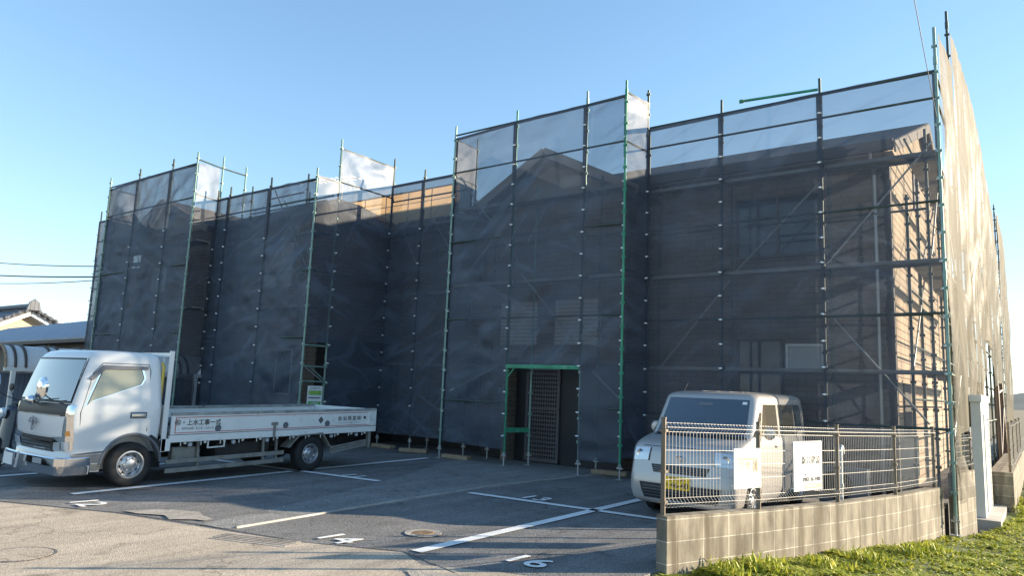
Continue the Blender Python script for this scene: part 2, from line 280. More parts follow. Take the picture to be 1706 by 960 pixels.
MAT['pipe_lit'] = mat('pipe_lit', (.20, .31, .27), .45, .3, var=.15, vscale=5, dirt=(.42, .45, .42), dirt_amt=.7, dscale=6)  # same pipe, lightened in colour for posts out in daylight
MAT['galv'] = mat('galv', (.42, .44, .44), .5, .6, var=.15, vscale=8, dirt=(.2, .12, .07), dirt_amt=.4, dscale=8)
MAT['plank'] = mat('plank_metal', (.3, .3, .29), .6, .5, var=.2)
MAT['tie'] = mat('tie', (.85, .87, .88), .5)
MAT['white'] = mat('truck_white', (.70, .71, .71), .28, coat=.5, var=.02)
MAT['white_worn'] = mat('bed_white', (.76, .77, .75), .45, var=.05, vscale=3, dirt=(.34, .24, .16), dirt_amt=.4, dscale=6)
MAT['bedwood'] = mat('bed_floor', (.16, .14, .12), .85, var=.3, vscale=8)
MAT['bedgate_in'] = mat('gate_inner', (.3, .31, .3), .7, var=.3, vscale=5, dirt=(.12, .09, .06), dirt_amt=.8, dscale=6)
MAT['greytrim'] = mat('grey_trim', (.13, .14, .16), .5, var=.1)
MAT['dark'] = mat('dark_plastic', (.02, .021, .024), .5)
MAT['under'] = mat('underframe', (.03, .028, .027), .8, var=.3, vscale=6)
MAT['frame_grey'] = mat('frame_grey', (.24, .235, .215), .6, .2, var=.2, vscale=6, dirt=(.15, .10, .06), dirt_amt=.7, dscale=8)
MAT['chrome'] = mat('chrome', (.82, .82, .82), .07, 1)
MAT['tyre'] = mat('tyre', (.02, .02, .021), .8, var=.25, vscale=10, bump=.3)
MAT['rim'] = mat('rim', (.5, .51, .53), .36, .85)
MAT['windshield'] = mat('windshield', (.03, .05, .08), .04, spec=1, coat=1, ior=1.9)
MAT['doorglass'] = mat('door_glass', (.40, .39, .29), .12, spec=.5, coat=.4, ior=1.5)
MAT['vanglass'] = mat('van_glass', (.045, .062, .08), .04, spec=1, coat=.6, ior=1.6)
MAT['vansideglass'] = mat('van_side_glass', (.09, .08, .06), .05, spec=1, coat=.8, ior=1.6)
MAT['silver'] = mat('van_silver', (.46, .435, .41), .34, .3, coat=.6)
MAT['lamp'] = mat('lamp_glass', (.62, .66, .70), .08, .3, coat=1)
MAT['amber'] = mat('amber', (.8, .3, .05), .2, coat=1)
MAT['red'] = mat('red_paint', (.45, .03, .05), .4)
MAT['ink'] = mat('ink', (.03, .03, .035), .6)
MAT['ink_grey'] = mat('ink_grey', (.25, .26, .28), .6)
MAT['yellow'] = mat('plate_yellow', (.92, .56, .01), .4)
MAT['yellowhose'] = mat('yellow_hose', (.65, .5, .1), .6)
MAT['sign'] = mat('sign_board', (.82, .82, .80), .45)
MAT['signgreen'] = mat('sign_green', (.12, .42, .10), .5)
MAT['signyellow'] = mat('sign_yellow', (.7, .72, .15), .5)
MAT['signtan'] = mat('sign_tan', (.42, .33, .22), .6)
MAT['fence'] = mat('fence_wire', (.46, .44, .41), .45, .3)
MAT['fencepost'] = mat('fence_post', (.15, .12, .09), .5, .3, var=.15)
MAT['cabinet'] = mat('cabinet', (.72, .72, .68), .5, var=.05)
MAT['tile'] = bricks('tile_roof', (.10, .11, .14), (.08, .09, .11), (.03, .03, .03), .28, .25, .02, .5, 'XY', .8, .2)
MAT['metalroof'] = mat('metal_roof', (.17, .20, .26), .45, .3, var=.15, vscale=2)
MAT['plaster'] = mat('plaster', (.80, .80, .80), .9, var=.05)
MAT['wood'] = mat('wood', (.32, .24, .16), .8, var=.25, vscale=6, vstretch=(1, 1, 6))
MAT['carport'] = mat('carport_panel', (.62, .60, .58), .35, var=.06)
MAT['wire'] = mat('wire', (.02, .02, .022), .6)
MAT['rust'] = mat('rusty_iron', (.36, .25, .16), .7, .4, var=.3, vscale=9)
MAT['hill'] = mat('hill_forest', (.10, .13, .12), .95, var=.2, vscale=.02)

# ------------------------------------------------------------------ ground, road, lot
def sheet(name, pts, z, m, kind='structure', thick=0):
    mb = MB(); n = len(pts); mb.add([(x, y, z) for x, y in pts], [tuple(range(n))])
    o = mb.build(name, m); tag(o, kind=kind)
    return o
WALLP = [(-2.85, 6.37, .50), (-2.40, 7.76, .47), (-1.96, 9.31, .44), (-1.60, 10.98, .41), (-1.29, 12.95, .385)]
def grass_z(x, y):
    t = max(0, min(1, (y-6.0)/9.0)); base = -.02-.40*t*t*(3-2*t)
    wx = np.interp(y, [p[1] for p in WALLP], [p[0] for p in WALLP]) if y > 6 else -2.85
    d = max(0, x-wx); e = max(0, y-11)
    return base-.03*min(d, 2)+.05*noise.noise((x*.9, y*.9, 0))+.02*noise.noise((x*3, y*3, 4))
o = sheet('ground', [(-3000, -300), (3000, -300), (3000, 4000), (-3000, 4000)], -.62, MAT['ground'])
wl = [(p[0]-.07, p[1]) for p in WALLP]
MB().prism([(-70, 45), (-70, 3.0), (-10.4, 3.0), (-4.2, 4.8), (-2.96, 5.2), (-2.96, 6.30)]+wl+[(-1.3, 45)], -.62, 0, 'Z').build('parking_lot', MAT['lot']); tag(S.collection.objects[-1], kind='structure')
roadp = [(-80, -25), (25, -25), (25, 5.55), (-2.95, 5.55), (-3.9, 5.30), (-4.6, 4.98), (-5.06, 5.2), (-6.03, 4.78), (-6.95, 4.55), (-8.67, 4.18), (-10.36, 3.48), (-14, 2.2), (-80, -10)]
sheet('road', roadp, .004, MAT['road'])
sheet('walkway', [(-7.07, 4.62), (-7.2, 6.2), (-7.38, 9.4), (-7.12, 12.1), (-6.9, 13.3), (-10.7, 13.3), (-10.2, 11.4), (-9.4, 9.9), (-8.5, 7.7), (-7.75, 5.5), (-7.5, 4.5)], .008, MAT['walk'])
MB().bar((-7.09, 4.7, .006), (-7.2, 6.2, .002), .035, .03).bar((-7.2, 6.2, .006), (-7.38, 9.4, .002), .035, .03).bar((-7.38, 9.4, .006), (-7.12, 12.1, .002), .035, .03).bar((-7.12, 12.1, .006), (-6.92, 13.2, .002), .035, .03).build('kerb_strip', MAT['concrete']); tag(S.collection.objects[-1], kind='structure')
sheet('concrete_apron', [(-8.75, 4.30), (-8.5, 4.33), (-8.2, 4.50), (-7.95, 4.42), (-7.75, 4.62), (-7.62, 4.66), (-7.66, 4.78), (-7.9, 4.80), (-8.15, 4.9), (-8.4, 4.78), (-8.62, 4.62)], .012, MAT['apron'])
sheet('concrete_apron', [(-4.55, 4.72), (-4.05, 4.98), (-3.5, 5.1), (-3.3, 5.0), (-3.6, 4.7), (-4.2, 4.5)], .012, MAT['apron'])
sheet('concrete_apron', [(-3.45, 5.12), (-3.0, 5.25), (-2.8, 5.1), (-3.2, 4.85)], .012, MAT['apron'])
# kerb seam of dark tar between road and lot
mb = MB(); sp = [(-14, 2.25), (-10.36, 3.53), (-8.67, 4.24), (-7.6, 4.5), (-6.95, 4.62), (-6.03, 4.8), (-5.06, 5.24), (-4.2, 4.98)]
for a, b in zip(sp, sp[1:]): mb.bar((*a, .006), (*b, .006), .012, .004)
tag(mb.build('tar_joint', MAT['lot']), kind='structure')
# painted lines
def line(p, q, w=.14, z=.012):
    p = Vector((*p, z)); q = Vector((*q, z)); d = (q-p).normalized(); a = Vector((-d.y, d.x, 0))*w/2
    mb = MB(); mb.add([p-a, p+a, q+a, q-a], [(0, 1, 2, 3)]); tag(mb.build('parking_line', MAT['white_paint']), kind='structure')
line((-10.33, 4.38), (-10.72, 8.10)); line((-10.72, 8.22), (-11.0, 11.9)); line((-13.0, 8.00), (-8.88, 8.47)); line((-12.6, 4.25), (-12.9, 7.6))
line((-4.98, 5.30), (-5.04, 11.8)); line((-7.12, 8.68), (-3.0, 8.96))
def font_mesh(txt, size, name, m, parent=None, loc=(0, 0, 0), rot=(0, 0, 0), ext=.0015, bold=0, align='CENTER', sx=1, kind=None):
    c = bpy.data.curves.new(name, 'FONT'); c.body = txt; c.size = size; c.align_x = align; c.align_y = 'CENTER'; c.extrude = ext; c.offset = bold
    t = bpy.data.objects.new('tmp', c); S.collection.objects.link(t)
    dg = bpy.context.evaluated_depsgraph_get(); me = bpy.data.meshes.new_from_object(t.evaluated_get(dg)); bpy.data.objects.remove(t); bpy.data.curves.remove(c)
    me.name = name; me.materials.clear(); me.materials.append(m)
    o = bpy.data.objects.new(name, me); S.collection.objects.link(o); o.location = loc; o.rotation_euler = rot; o.scale = (sx, 1, 1)
    if parent: o.parent = parent
    return o
for tx, x, y in (('16', -3.99, 5.77), ('14', -5.93, 5.12), ('12', -9.53, 4.22), ('13', -6.14, 9.04), ('11', -9.62, 8.55)):
    o = font_mesh(tx, .46, 'bay_number', MAT['white_paint'], None, (x, y, .014), (0, 0, rad(-3)), 0.0005, .005, sx=1.1); tag(o, kind='structure')
# covers in the ground
def cover(name, x, y, r, label, m, ring, slots=True):
    e = empty(name, (x, y, .008), label=label, cat='drain cover')
    k_ = 1.55 if slots else 1.08; mb = MB(); mb.lathe([(r, 0), (r, .003), (r*k_, .003), (r*k_+.005, 0)], 'Z', n=28); mb.build('surround', ring, e)
    mb = MB(); mb.lathe([(0, .0035), (r*.98, .0035), (r*.98, .0)], 'Z', n=28)
    for k in (range(-3, 4) if slots else ()):
        L_ = math.sqrt(max(0, r*r-(k*r/4)**2))*.8; mb.box(-L_, L_, k*r/4-.008, k*r/4+.008, .0035, .007)
    mb.build('lid', m, e)
cover('drain_cover', -5.54, 5.99, .13, 'round perforated drain cover in a pale ring beside the long white line', MAT['rust'], MAT['apron'])
cover('manhole_cover', -7.28, 2.72, .26, 'wide flat manhole cover in the sunlit road surface', MAT['road'], MAT['lot_old'], False)
e = empty('drain_grate', (-6.45, 4.5, .006), rad(20), label='rusty long slotted drain grate between road and parking lot', cat='drain grate')
mb = MB()
for k in range(4): mb.box(-.42, .42, -.09+k*.06, -.084+k*.06, 0, .005)
mb.build('bar', MAT['rust'], e); MB().box(-.45, .45, -.145, .145, 0, .0015).build('plate', MAT['apron'], e)

# grass bank terrain
NX, NY = 90, 110
mb = MB()
def gb(u, v):
    y = 5.4+ (v**1.6)*60; wx = np.interp(y, [5.4, 6.37]+[p[1] for p in WALLP[1:]]+[14.5, 40], [-2.9, -2.86]+[p[0] for p in WALLP[1:]]+[-.75, -.75])-.06
    x = wx+(u**1.7)*26; return (x, y, grass_z(x, y))
mb.grid(gb, NX, NY); tag(mb.build('grass_bank', mat('bank_soil', (.10, .12, .035), .95, var=.45, vscale=3, bump=.6, bscale=30), smooth=True), kind='structure')
# hills
for nm, yy, h, xr, sd_ in (('hill', 900, 26, (-200, 500), 1), ('hill', 1400, 40, (-900, 200), 5)):
    mb = MB(); mb.grid(lambda u, v, yy=yy, h=h, xr=xr, sd_=sd_: (xr[0]+(xr[1]-xr[0])*u, yy+v*500, -.6+math.sin(PI*v)*h*(.75+.6*noise.noise((u*9+sd_, v*2, 1)))*math.sin(PI*min(1, max(0, u)))**.5), 120, 12)
    tag(mb.build('hill', MAT['hill'], smooth=True), kind='structure')

# ------------------------------------------------------------------ apartment building
B = empty('apartment_building', (-12, 14, 0), label='two storey apartment building with brown brick siding wrapped in scaffold nets', cat='building')
def part(mb, name, m, par=B, **k):
    o = mb.build(name, m, par, **k); o.matrix_parent_inverse = Matrix.Translation(-par.location) @ Matrix.Identity(4) if par.parent is None else Matrix.Identity(4)
    return o
def place_in(o, par): o.parent = par; o.matrix_parent_inverse = par.matrix_world.inverted()
# walls (world coordinates, parented with inverse)
XE, XA = -2.12, -6.75
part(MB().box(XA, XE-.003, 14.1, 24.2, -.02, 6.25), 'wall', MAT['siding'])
# sunlit gable end with its own siding, colour raised to imitate the sun on it
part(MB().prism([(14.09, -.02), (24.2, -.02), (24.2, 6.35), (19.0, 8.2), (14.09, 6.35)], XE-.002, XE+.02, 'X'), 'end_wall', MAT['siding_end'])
part(MB().box(-14.6, XA-.004, 14.4, 24.0, -.02, 6.1), 'recess_wall', MAT['siding'])
part(MB().box(-18.3, -14.75, 11.6, 24.1, -.02, 6.0), 'wing_wall', MAT['siding'])
part(MB().box(-34, -18.31, 14.4, 24.0, -.02, 6.0), 'recess_wall', MAT['siding'])
for f_ in ((XA+.01, XE-.01, 14.05, 14.098), (-14.6, -10.74, 14.35, 14.398), (-18.3, -14.76, 11.55, 11.598), (-14.748, -14.70, 11.6, 14.34)): part(MB().box(*f_, -.01, .42), 'footing', MAT['under'])
part(MB().box(-10.72, -9.95, 13.40, 13.447, -.01, .42), 'footing', MAT['under'])
# porch towers with gables
def tower(xl, xr, yf, yb, zr, ze, xc):
    o1 = part(MB().prism([(xl, -.02), (xr, -.02), (xr, ze-.1), (xc, zr-.22), (xl, ze-.1)], yf, yb, 'Y'), 'tower_wall', MAT['siding'])
    mb = MB(); ov = .45
    for s, xe in ((-1, xl), (1, xr)):
        sl_ = (zr-ze)/abs(xc-xe); xo = xe+s*ov; zo = ze-sl_*ov
        a = Vector((xc, yf-.4, zr)); b_ = Vector((xo, yf-.4, zo)); c = Vector((xo, yb+3.5, zo)); d = Vector((xc, yb+3.5, zr)); t = Vector((0, 0, -.10))
        mb.add([a, b_, c, d, a+t, b_+t, c+t, d+t], [(0, 1, 2, 3), (7, 6, 5, 4), (0, 4, 5, 1), (1, 5, 6, 2), (2, 6, 7, 3), (3, 7, 4, 0)])
    part(mb, 'gable_roof', MAT['roof'])
    mb = MB()
    for s, xe in ((-1, xl), (1, xr)):
        sl_ = (zr-ze)/abs(xc-xe); xo = xe+s*ov; zo = ze-sl_*ov
        mb.bar((xc, yf-.42, zr-.09), (xo, yf-.42, zo-.09), .04, .2, up=(0, 0, 1))
    part(mb, 'bargeboard', MAT['soffit'])
    mb = MB().prism([(xl, ze-.15), (xr, ze-.15), (xc, zr-.35)], yf-.05, yf-.012, 'Y'); part(mb, 'gable_panel', MAT['soffit'])
tower(-10.72, -6.98, 13.45, 14.6, 7.12, 6.12, -8.95)
tower(-22.9, -18.9, 10.9, 14.6, 6.85, 5.95, -21.1)
# main roofs
def slope(x0, x1, y0, z0, y1, z1, name, m, t=.12):
    mb = MB(); mb.add([(x0, y0, z0), (x1, y0, z0), (x1, y1, z1), (x0, y1, z1), (x0, y0, z0-t), (x1, y0, z0-t), (x1, y1, z1-t), (x0, y1, z1-t)],
        [(0, 1, 2, 3), (7, 6, 5, 4), (0, 4, 5, 1), (1, 5, 6, 2), (2, 6, 7, 3), (3, 7, 4, 0)]); return part(mb, name, m)
slope(-11.4, -1.88, 13.66, 6.24, 19.0, 8.33, 'roof', MAT['roof']); slope(-11.4, -1.88, 24.5, 6.24, 19.002, 8.328, 'roof', MAT['roof'])
slope(-30, -11.42, 13.8, 6.05, 19.0, 6.9, 'roof', MAT['roof']); slope(-30, -11.42, 24.2, 6.05, 19.002, 6.898, 'roof', MAT['roof'])  # ridge kept low so the sun reaches the added sheet
part(MB().prism([(13.9, 6.0), (24.1, 6.0), (19, 8.2)], -11.38, -11.33, 'X'), 'gable_panel', MAT['siding'])
# added translucent sheet above the recess eave, tan so the low sun glows through
OC = bpy.data.materials.new('glow_sheet'); OC.use_nodes = True; n = OC.node_tree.nodes; L = OC.node_tree.links
b = n['Principled BSDF']; b.inputs['Base Color'].default_value = (.50, .34, .18, 1); tl_ = n.new('ShaderNodeBsdfTranslucent'); tl_.inputs[0].default_value = (.86, .58, .30, 1); mx_ = n.new('ShaderNodeMixShader'); mx_.inputs[0].default_value = .75
L.new(b.outputs[0], mx_.inputs[1]); L.new(tl_.outputs[0], mx_.inputs[2]); L.new(mx_.outputs[0], n['Material Output'].inputs[0])
mb = MB(); mb.add([(-19.0, 14.0, 6.1), (-12.3, 14.0, 6.1), (-12.3, 14.0, 7.0), (-19.0, 14.0, 7.0)], [(0, 1, 2, 3)]); part(mb, 'glow_sheet', OC)
mb = MB(); mb.box(-19, -12.3, 13.975, 13.995, 6.66, 6.675).box(-19, -12.3, 13.97, 13.995, 6.99, 7.03)
for k in range(8): mb.box(-18.7+k*.9-.008, -18.7+k*.9+.008, 13.975, 13.995, 6.1, 6.99)
part(mb, 'sheet_seam', MAT['wood'])
# hipped wing roof (left wing)
mb = MB(); zE, zR = 6.0, 6.9
mb.add([(-18.6, 11.2, zE), (-14.4, 11.2, zE), (-14.4, 15, zE), (-16.3, 13.2, zR), (-18.6, 13.2, zR), (-18.6, 16, zR), (-16.3, 16, zR), (-14.4, 16, zE)],
       [(0, 1, 3, 4), (1, 2, 7, 6, 3), (4, 3, 6, 5)]); part(mb, 'wing_roof', MAT['roof'])
part(MB().box(-18.6, -14.38, 11.16, 11.2, zE-.16, zE+.02).box(-14.40, -14.36, 11.2, 16, zE-.16, zE+.02).box(-14.75, -14.4, 11.2, 14.3, zE-.14, zE-.12).box(-18.6, -14.4, 11.2, 11.6, zE-.14, zE-.12), 'fascia', MAT['fascia'])
part(MB().box(XA, -1.9, 13.60, 13.66, 6.06, 6.26), 'gutter', MAT['fascia']); part(MB().box(XA-.2, -1.92, 13.67, 14.08, 6.03, 6.05), 'soffit', MAT['soffit'])
part(MB().box(-14.3, -10.8, 13.74, 13.8, 5.88, 6.08), 'gutter', MAT['fascia'])
mb = MB(); dy = 19.0-13.66
for s in (0, 1):
    ya, za, yb_, zb = (13.6, 6.1, 19, 8.19) if s == 0 else (24.5, 6.1, 19, 8.19)
    mb.bar((-1.87, ya, za), (-1.87, yb_, zb), .03, .2)
part(mb, 'bargeboard', MAT['soffit'])
part(MB().tube([(-2.28, 13.62, 6.05), (-2.28, 13.75, 5.85), (-2.28, 14.02, 5.75), (-2.28, 14.02, .05)], .035, 10), 'downpipe', MAT['alu'], smooth=True)
part(MB().box(-2.13, -2.02, 13.98, 14.09, -.02, 6.05), 'corner_trim', MAT['fascia'])
# windows
def window(x0, x1, z0, z1, yf, panes=2, gm='glass_dark', fm='alu_dark'):
    fr = MB(); w = .05
    fr.box(x0, x1, yf-.06, yf+.01, z0, z0+w).box(x0, x1, yf-.06, yf+.01, z1-w, z1).box(x0, x0+w, yf-.06, yf+.01, z0+w, z1-w).box(x1-w, x1, yf-.06, yf+.01, z0+w, z1-w)
    for k in range(1, panes): xx = x0+(x1-x0)*k/panes; fr.box(xx-.025, xx+.025, yf-.05, yf+.01, z0+w, z1-w)
    f = part(fr, 'window', MAT[fm]); g = MB().box(x0+w, x1-w, yf-.025, yf-.005, z0+w, z1-w).build('pane', MAT[gm]); place_in(g, f)
bpy.context.view_layer.update()
window(-4.85, -3.2, 4.35, 5.6, 14.1); window(-4.85, -3.95, 1.3, 2.76, 14.1, 1); window(-3.9, -3.2, 2.12, 2.66, 14.1, 1, 'curtain_glare', 'alu')  # last pane is pale to stand for the reflection in its glass
window(-17.2, -15.9, 4.05, 5.25, 11.6, 2, 'curtain_glare', 'alu'); window(-17.0, -15.6, 1.2, 2.4, 11.6, 2, 'glass_dark', 'alu')
window(-12.9, -11.6, 4.1, 5.2, 14.4); window(-12.9, -11.6, 1.1, 2.5, 14.4)
window(-21.9, -21.1, 4.1, 4.8, 10.9, 2, 'curtain_glare', 'alu'); window(-26, -24.4, 4, 5.2, 14.4)  # pale tower pane: curtain and sky reflection put into one colour
for x0, x1 in ((-10.25, -9.22), (-8.72, -7.58)):
    o = part(MB().box(x0, x1, 13.38, 13.45, 2.6, 3.62), 'shutter', MAT['shutter'])
# porch interior: dark entry recess with a lattice screen door
part(MB().box(-9.9, -9.75, 13.1, 13.44, 0, 2.3), 'pilaster', MAT['siding'])
mb = MB(); x0, x1, yd = -9.42, -8.52, 13.36
for k in range(13): xx = x0+.07+k*(x1-x0-.14)/12; mb.box(xx-.014, xx+.014, yd, yd+.02, .07, 2.05)
for k in range(22): zz = .09+k*1.96/21; mb.box(x0+.05, x1-.05, yd-.006, yd+.014, zz-.017, zz+.017)
mb.box(x0, x0+.07, yd-.02, yd+.03, .03, 2.1).box(x1-.07, x1, yd-.02, yd+.03, .03, 2.1).box(x0, x1, yd-.022, yd+.028, .03, .1).box(x0, x1, yd-.022, yd+.028, 2.03, 2.1).box(x0, x1, yd-.022, yd+.028, 1.16, 1.21)
part(mb, 'lattice_door', MAT['lattice'])
part(MB().box(-9.72, -6.99, 13.40, 13.44, 0, 2.2), 'shade_panel', MAT['dark'])  # black panel added to stand for the shade in the recessed porch
# small fittings on the sunlit end wall
part(MB().box(XE+.02, XE+.05, 17.6, 18.5, 5.9, 6.9), 'vent_louver', MAT['fascia'])
part(MB().box(XE+.02, XE+.05, 15.2, 16.0, .9, 2.0), 'meter_box', MAT['fascia'])

# ------------------------------------------------------------------ scaffolds
def post_mb(z0, z1, r=.024, ring0=None, step=.45):
    mb = MB(); mb.tube([(0, 0, z0), (0, 0, z1)], r, 10)
    z = ring0 if ring0 is not None else z0+.35
    while z < z1-.06:
        mb.box(-.045, .045, -.012, .012, z-.022, z+.022).box(-.012, .012, -.045, .045, z-.022, z+.022); z += step
    z = z0+1.9
    while z < z1-.2: mb.tube([(0, 0, z-.07), (0, 0, z+.07)], r*1.3, 10); z += 1.8
    return mb
def scaffold(label, posts, rails, braces=(), planks=(), jack=True, greens=(), lights=()):
    """posts: (x,y,z0,z1) ; rails: (p,q)"""
    x, y = posts[0][:2]
    e = empty('scaffold', (x, y, 0), label=label, cat='scaffold', group='scaffold bays around the building')
    inv = Matrix.Translation((-x, -y, 0))
    def P(mb, name, m, **k): o = mb.build(name, m, e, **k); o.matrix_parent_inverse = inv; return o
    cache = {}
    for i, p in enumerate(posts):
        px, py, z0, z1 = p[:4]; key = (round(z0, 2), round(z1, 2), i in greens)
        m = MAT['green'] if i in greens else (MAT['pipe_lit'] if i in lights else MAT['pipe_backlit'])
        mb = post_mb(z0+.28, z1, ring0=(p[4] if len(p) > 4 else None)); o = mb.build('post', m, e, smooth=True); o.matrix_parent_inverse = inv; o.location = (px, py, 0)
        if jack:
            mb = MB(); mb.box(-.07, .07, -.07, .07, z0+.006, z0+.012).tube([(0, 0, z0), (0, 0, z0+.3)], .017, 8).tube([(0, 0, z0+.24), (0, 0, z0+.28)], .034, 6).box(-.06, .06, -.01, .01, z0+.20, z0+.23)
            o = mb.build('base_jack', MAT['galv'], e); o.matrix_parent_inverse = inv; o.location = (px, py, 0)
    for p, q in rails:
        mb = MB(); mb.tube([p, q], .0215, 8); P(mb, 'rail', MAT['pipe_backlit'], smooth=True)
    for p, q in braces:
        mb = MB(); mb.tube([p, q], .017, 8); P(mb, 'brace', MAT['galv'], smooth=True)
    for (xa, xb, ya, yb, z) in planks:
        mb = MB(); mb.box(xa, xb, ya, yb, z-.02, z)
        mb.box(xa, xb, ya, ya+.02, z-.06, z-.02).box(xa, xb, yb-.02, yb, z-.06, z-.02); P(mb, 'plank', MAT['plank'])
    return e
def rowrails(xs, y, zs):
    return [((a, y, z), (b, y, z)) for z in zs for a, b in zip(xs, xs[1:])]
# right section (faces the lot)
XR = [-6.27, -4.75, -2.95, -1.15]; YR = 12.98; YRi = 13.52
postsR = [(x, YR, 0, zt) for x, zt in zip(XR[:3], (6.9, 7.35, 7.37))]+[(-1.15, YR, -.32, 7.84)]+[(x, YRi, 0, 6.0) for x in XR[:3]]+[(-1.4, YRi, 0, 6.3)]
rl = rowrails(XR, YR, (7.07, 6.62, 4.88, 3.06, 1.25))+rowrails(XR[:3]+[-1.4], YRi, (4.9, 3.1))
rl += [((x, YR, z), (x, YRi, z)) for x in XR[:3] for z in (5.78, 3.98, 2.18)]
pk = [(a+.03, b-.03, YR+.08, YRi-.06, z) for z in (5.76, 3.96, 2.16) for a, b in zip(XR, XR[1:])]
br = [((-2.95, YRi+.03, 3.1), (-1.5, YRi+.03, 1.3)), ((-4.75, YRi, 3.95), (-2.95, YRi, 5.75)), ((-2.9, YR+.06, 3.98), (-1.25, YR+.06, 5.9)), ((-6.27, YRi, 2.1), (-4.75, YRi, 3.9))]
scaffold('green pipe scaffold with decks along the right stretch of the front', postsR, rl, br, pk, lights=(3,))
# end face scaffold (faces +X)
YE = [12.98, 15.6, 17.3, 18.9, 20.7, 22.5, 24.4, 26.2, 28.0, 29.8]; ztE = [7.9, 9.25, 9.2, 9.3, 9.45, 9.45, 9.2, 8.9, 8.6, 8.3]
XI = -1.72
pe = [(-1.16, y, -.3, z+.12) for y, z in zip(YE[1:], ztE[1:])]+[(XI, y, 0, z-1.2) for y, z in zip([13.6, 15.0, 16.6, 18.4, 20.2, 22.0], [6.4, 7.2, 7.6, 8.2, 8.6, 8.0])]
rl = [((-1.16, a, z), (-1.16, b, z)) for z in (7.07, 6.6, 4.88, 3.1, 1.25) for a, b in zip(YE, YE[1:])]
rl += [((XI, a, z), (XI, b, z)) for z in (4.45, 3.55, 2.6, 1.7, 6.2) for a, b in zip([13.6, 15.0, 16.6, 18.4, 20.2], [15.0, 16.6, 18.4, 20.2, 22.0])]
rl += [((-1.16, y, z), (XI, y, z)) for y in (15.6, 17.3, 18.9, 20.7) for z in (5.78, 3.98, 2.18)]
br = [((XI, 13.65, 2.2), (XI, 15.6, 4.0)), ((XI+.3, 14, 4.2), (XI+.3, 16.4, 6.8)), ((-1.2, 15.6, 4.0), (-1.2, 13.1, 5.7)), ((-1.2, 15.6, 2.2), (-1.2, 13.1, .6)), ((XI, 15.0, 4), (XI, 18.4, 6.4))]
pk = [(XI+.05, -1.22, a+.05, b-.05, z) for z in (5.76, 3.96, 2.16) for a, b in zip([13.1, 15.0, 16.6, 18.4, 20.2], [15.0, 16.6, 18.4, 20.2, 22.0])]
scaffold('tall scaffold row along the sunlit end wall behind the tan net', pe, rl, br, pk, jack=False)
# porch tower scaffold
XP = [-10.9, -9.1, -7.3, -6.4]; YP = 12.17
pp = [(-10.9, YP, 0, 7.73), (-9.1, YP, 0, 7.75), (-7.3, YP, 0, 7.8), (-6.4, YP, 0, 7.83), (-10.95, 13.05, .0, 7.7), (-6.33, 13.02, 0, 7.92), (-8.88, 12.75, 0, 6.2), (-7.35, 12.95, 0, 6.2), (-10.2, 13.0, 0, 6.0)]
rl = rowrails(XP, YP, (7.5, 6.57, 4.9))+rowrails(XP[:2], YP, (3.1, 1.3))+rowrails(XP[2:], YP, (3.1, 1.3))+[((-9.1, YP, 3.1), (-7.3, YP, 3.1))]
rl += [((-10.9, YP, z), (-10.95, 13.05, z)) for z in (7.42, 6.5, 4, 2.2)]+[((-6.4, YP, z), (-6.33, 13.02, z)) for z in (7.6, 6.57, 4, 2.2)]
rl += [((-9.1, YP, 2.0), (-8.88, 12.75, 2.0)), ((-10.9, 12.95, 4.9), (-6.4, 12.95, 4.9))]
br = [((-10.8, 12.3, 6.5), (-8.9, 12.3, 4.2)), ((-10.9, 12.6, 4), (-9.2, 12.6, 5.8)), ((-9.0, 12.4, 4.1), (-7.6, 12.4, 2.6)), ((-10.7, 12.2, 1.5), (-9.3, 12.2, 2.1)), ((-7.1, 12.3, 2.0), (-6.5, 12.3, 1.5)), ((-8.6, 12.9, 5.9), (-9.2, 12.9, 4.9))]
pk = [(a+.03, b-.03, YP+.15, 12.75, z) for z in (5.74, 3.94) for a, b in zip(XP, XP[1:])]
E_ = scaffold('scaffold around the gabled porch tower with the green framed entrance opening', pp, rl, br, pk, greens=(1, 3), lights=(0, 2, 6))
mb = MB(); mb.box(-9.1, -7.3, YP-.06, YP-.02, 2.03, 2.11); mb.box(-9.1, -7.3, YP-.075, YP-.06, 2.06, 2.075)
mb.bar((-9.08, YP+.0, 1.85), (-8.9, YP+.0, 2.05), .022, .022)
o = mb.build('portal_beam', MAT['green'], E_); o.matrix_parent_inverse = Matrix.Translation((10.9, -YP, 0))
mb = MB(); mb.bar((-9.1, YP, .74), (-8.88, 12.75, .74), .03, .10); o = mb.build('toe_board', MAT['green'], E_); o.matrix_parent_inverse = Matrix.Translation((10.9, -YP, 0))
# recess scaffold
XQ = [-13.78, -12.62, -10.95]
rl = rowrails(XQ, YR, (6.87, 6.42, 4.9, 3.1, 1.3)); pk = [(a+.03, b-.03, YR+.1, 13.6, z) for z in (5.74, 3.94, 2.14) for a, b in zip(XQ, XQ[1:])]
scaffold('scaffold in the recess between the left wing and the porch tower', [(-13.78, YR, 0, 7.63), (-12.62, YR, 0, 7.15), (-12.62, 13.6, 0, 5.8)], rl, [((-13.5, 13.1, 5.8), (-12.6, 13.1, 4.2)), ((-12.5, 13.1, 6), (-11.3, 13.1, 4.4))], pk)
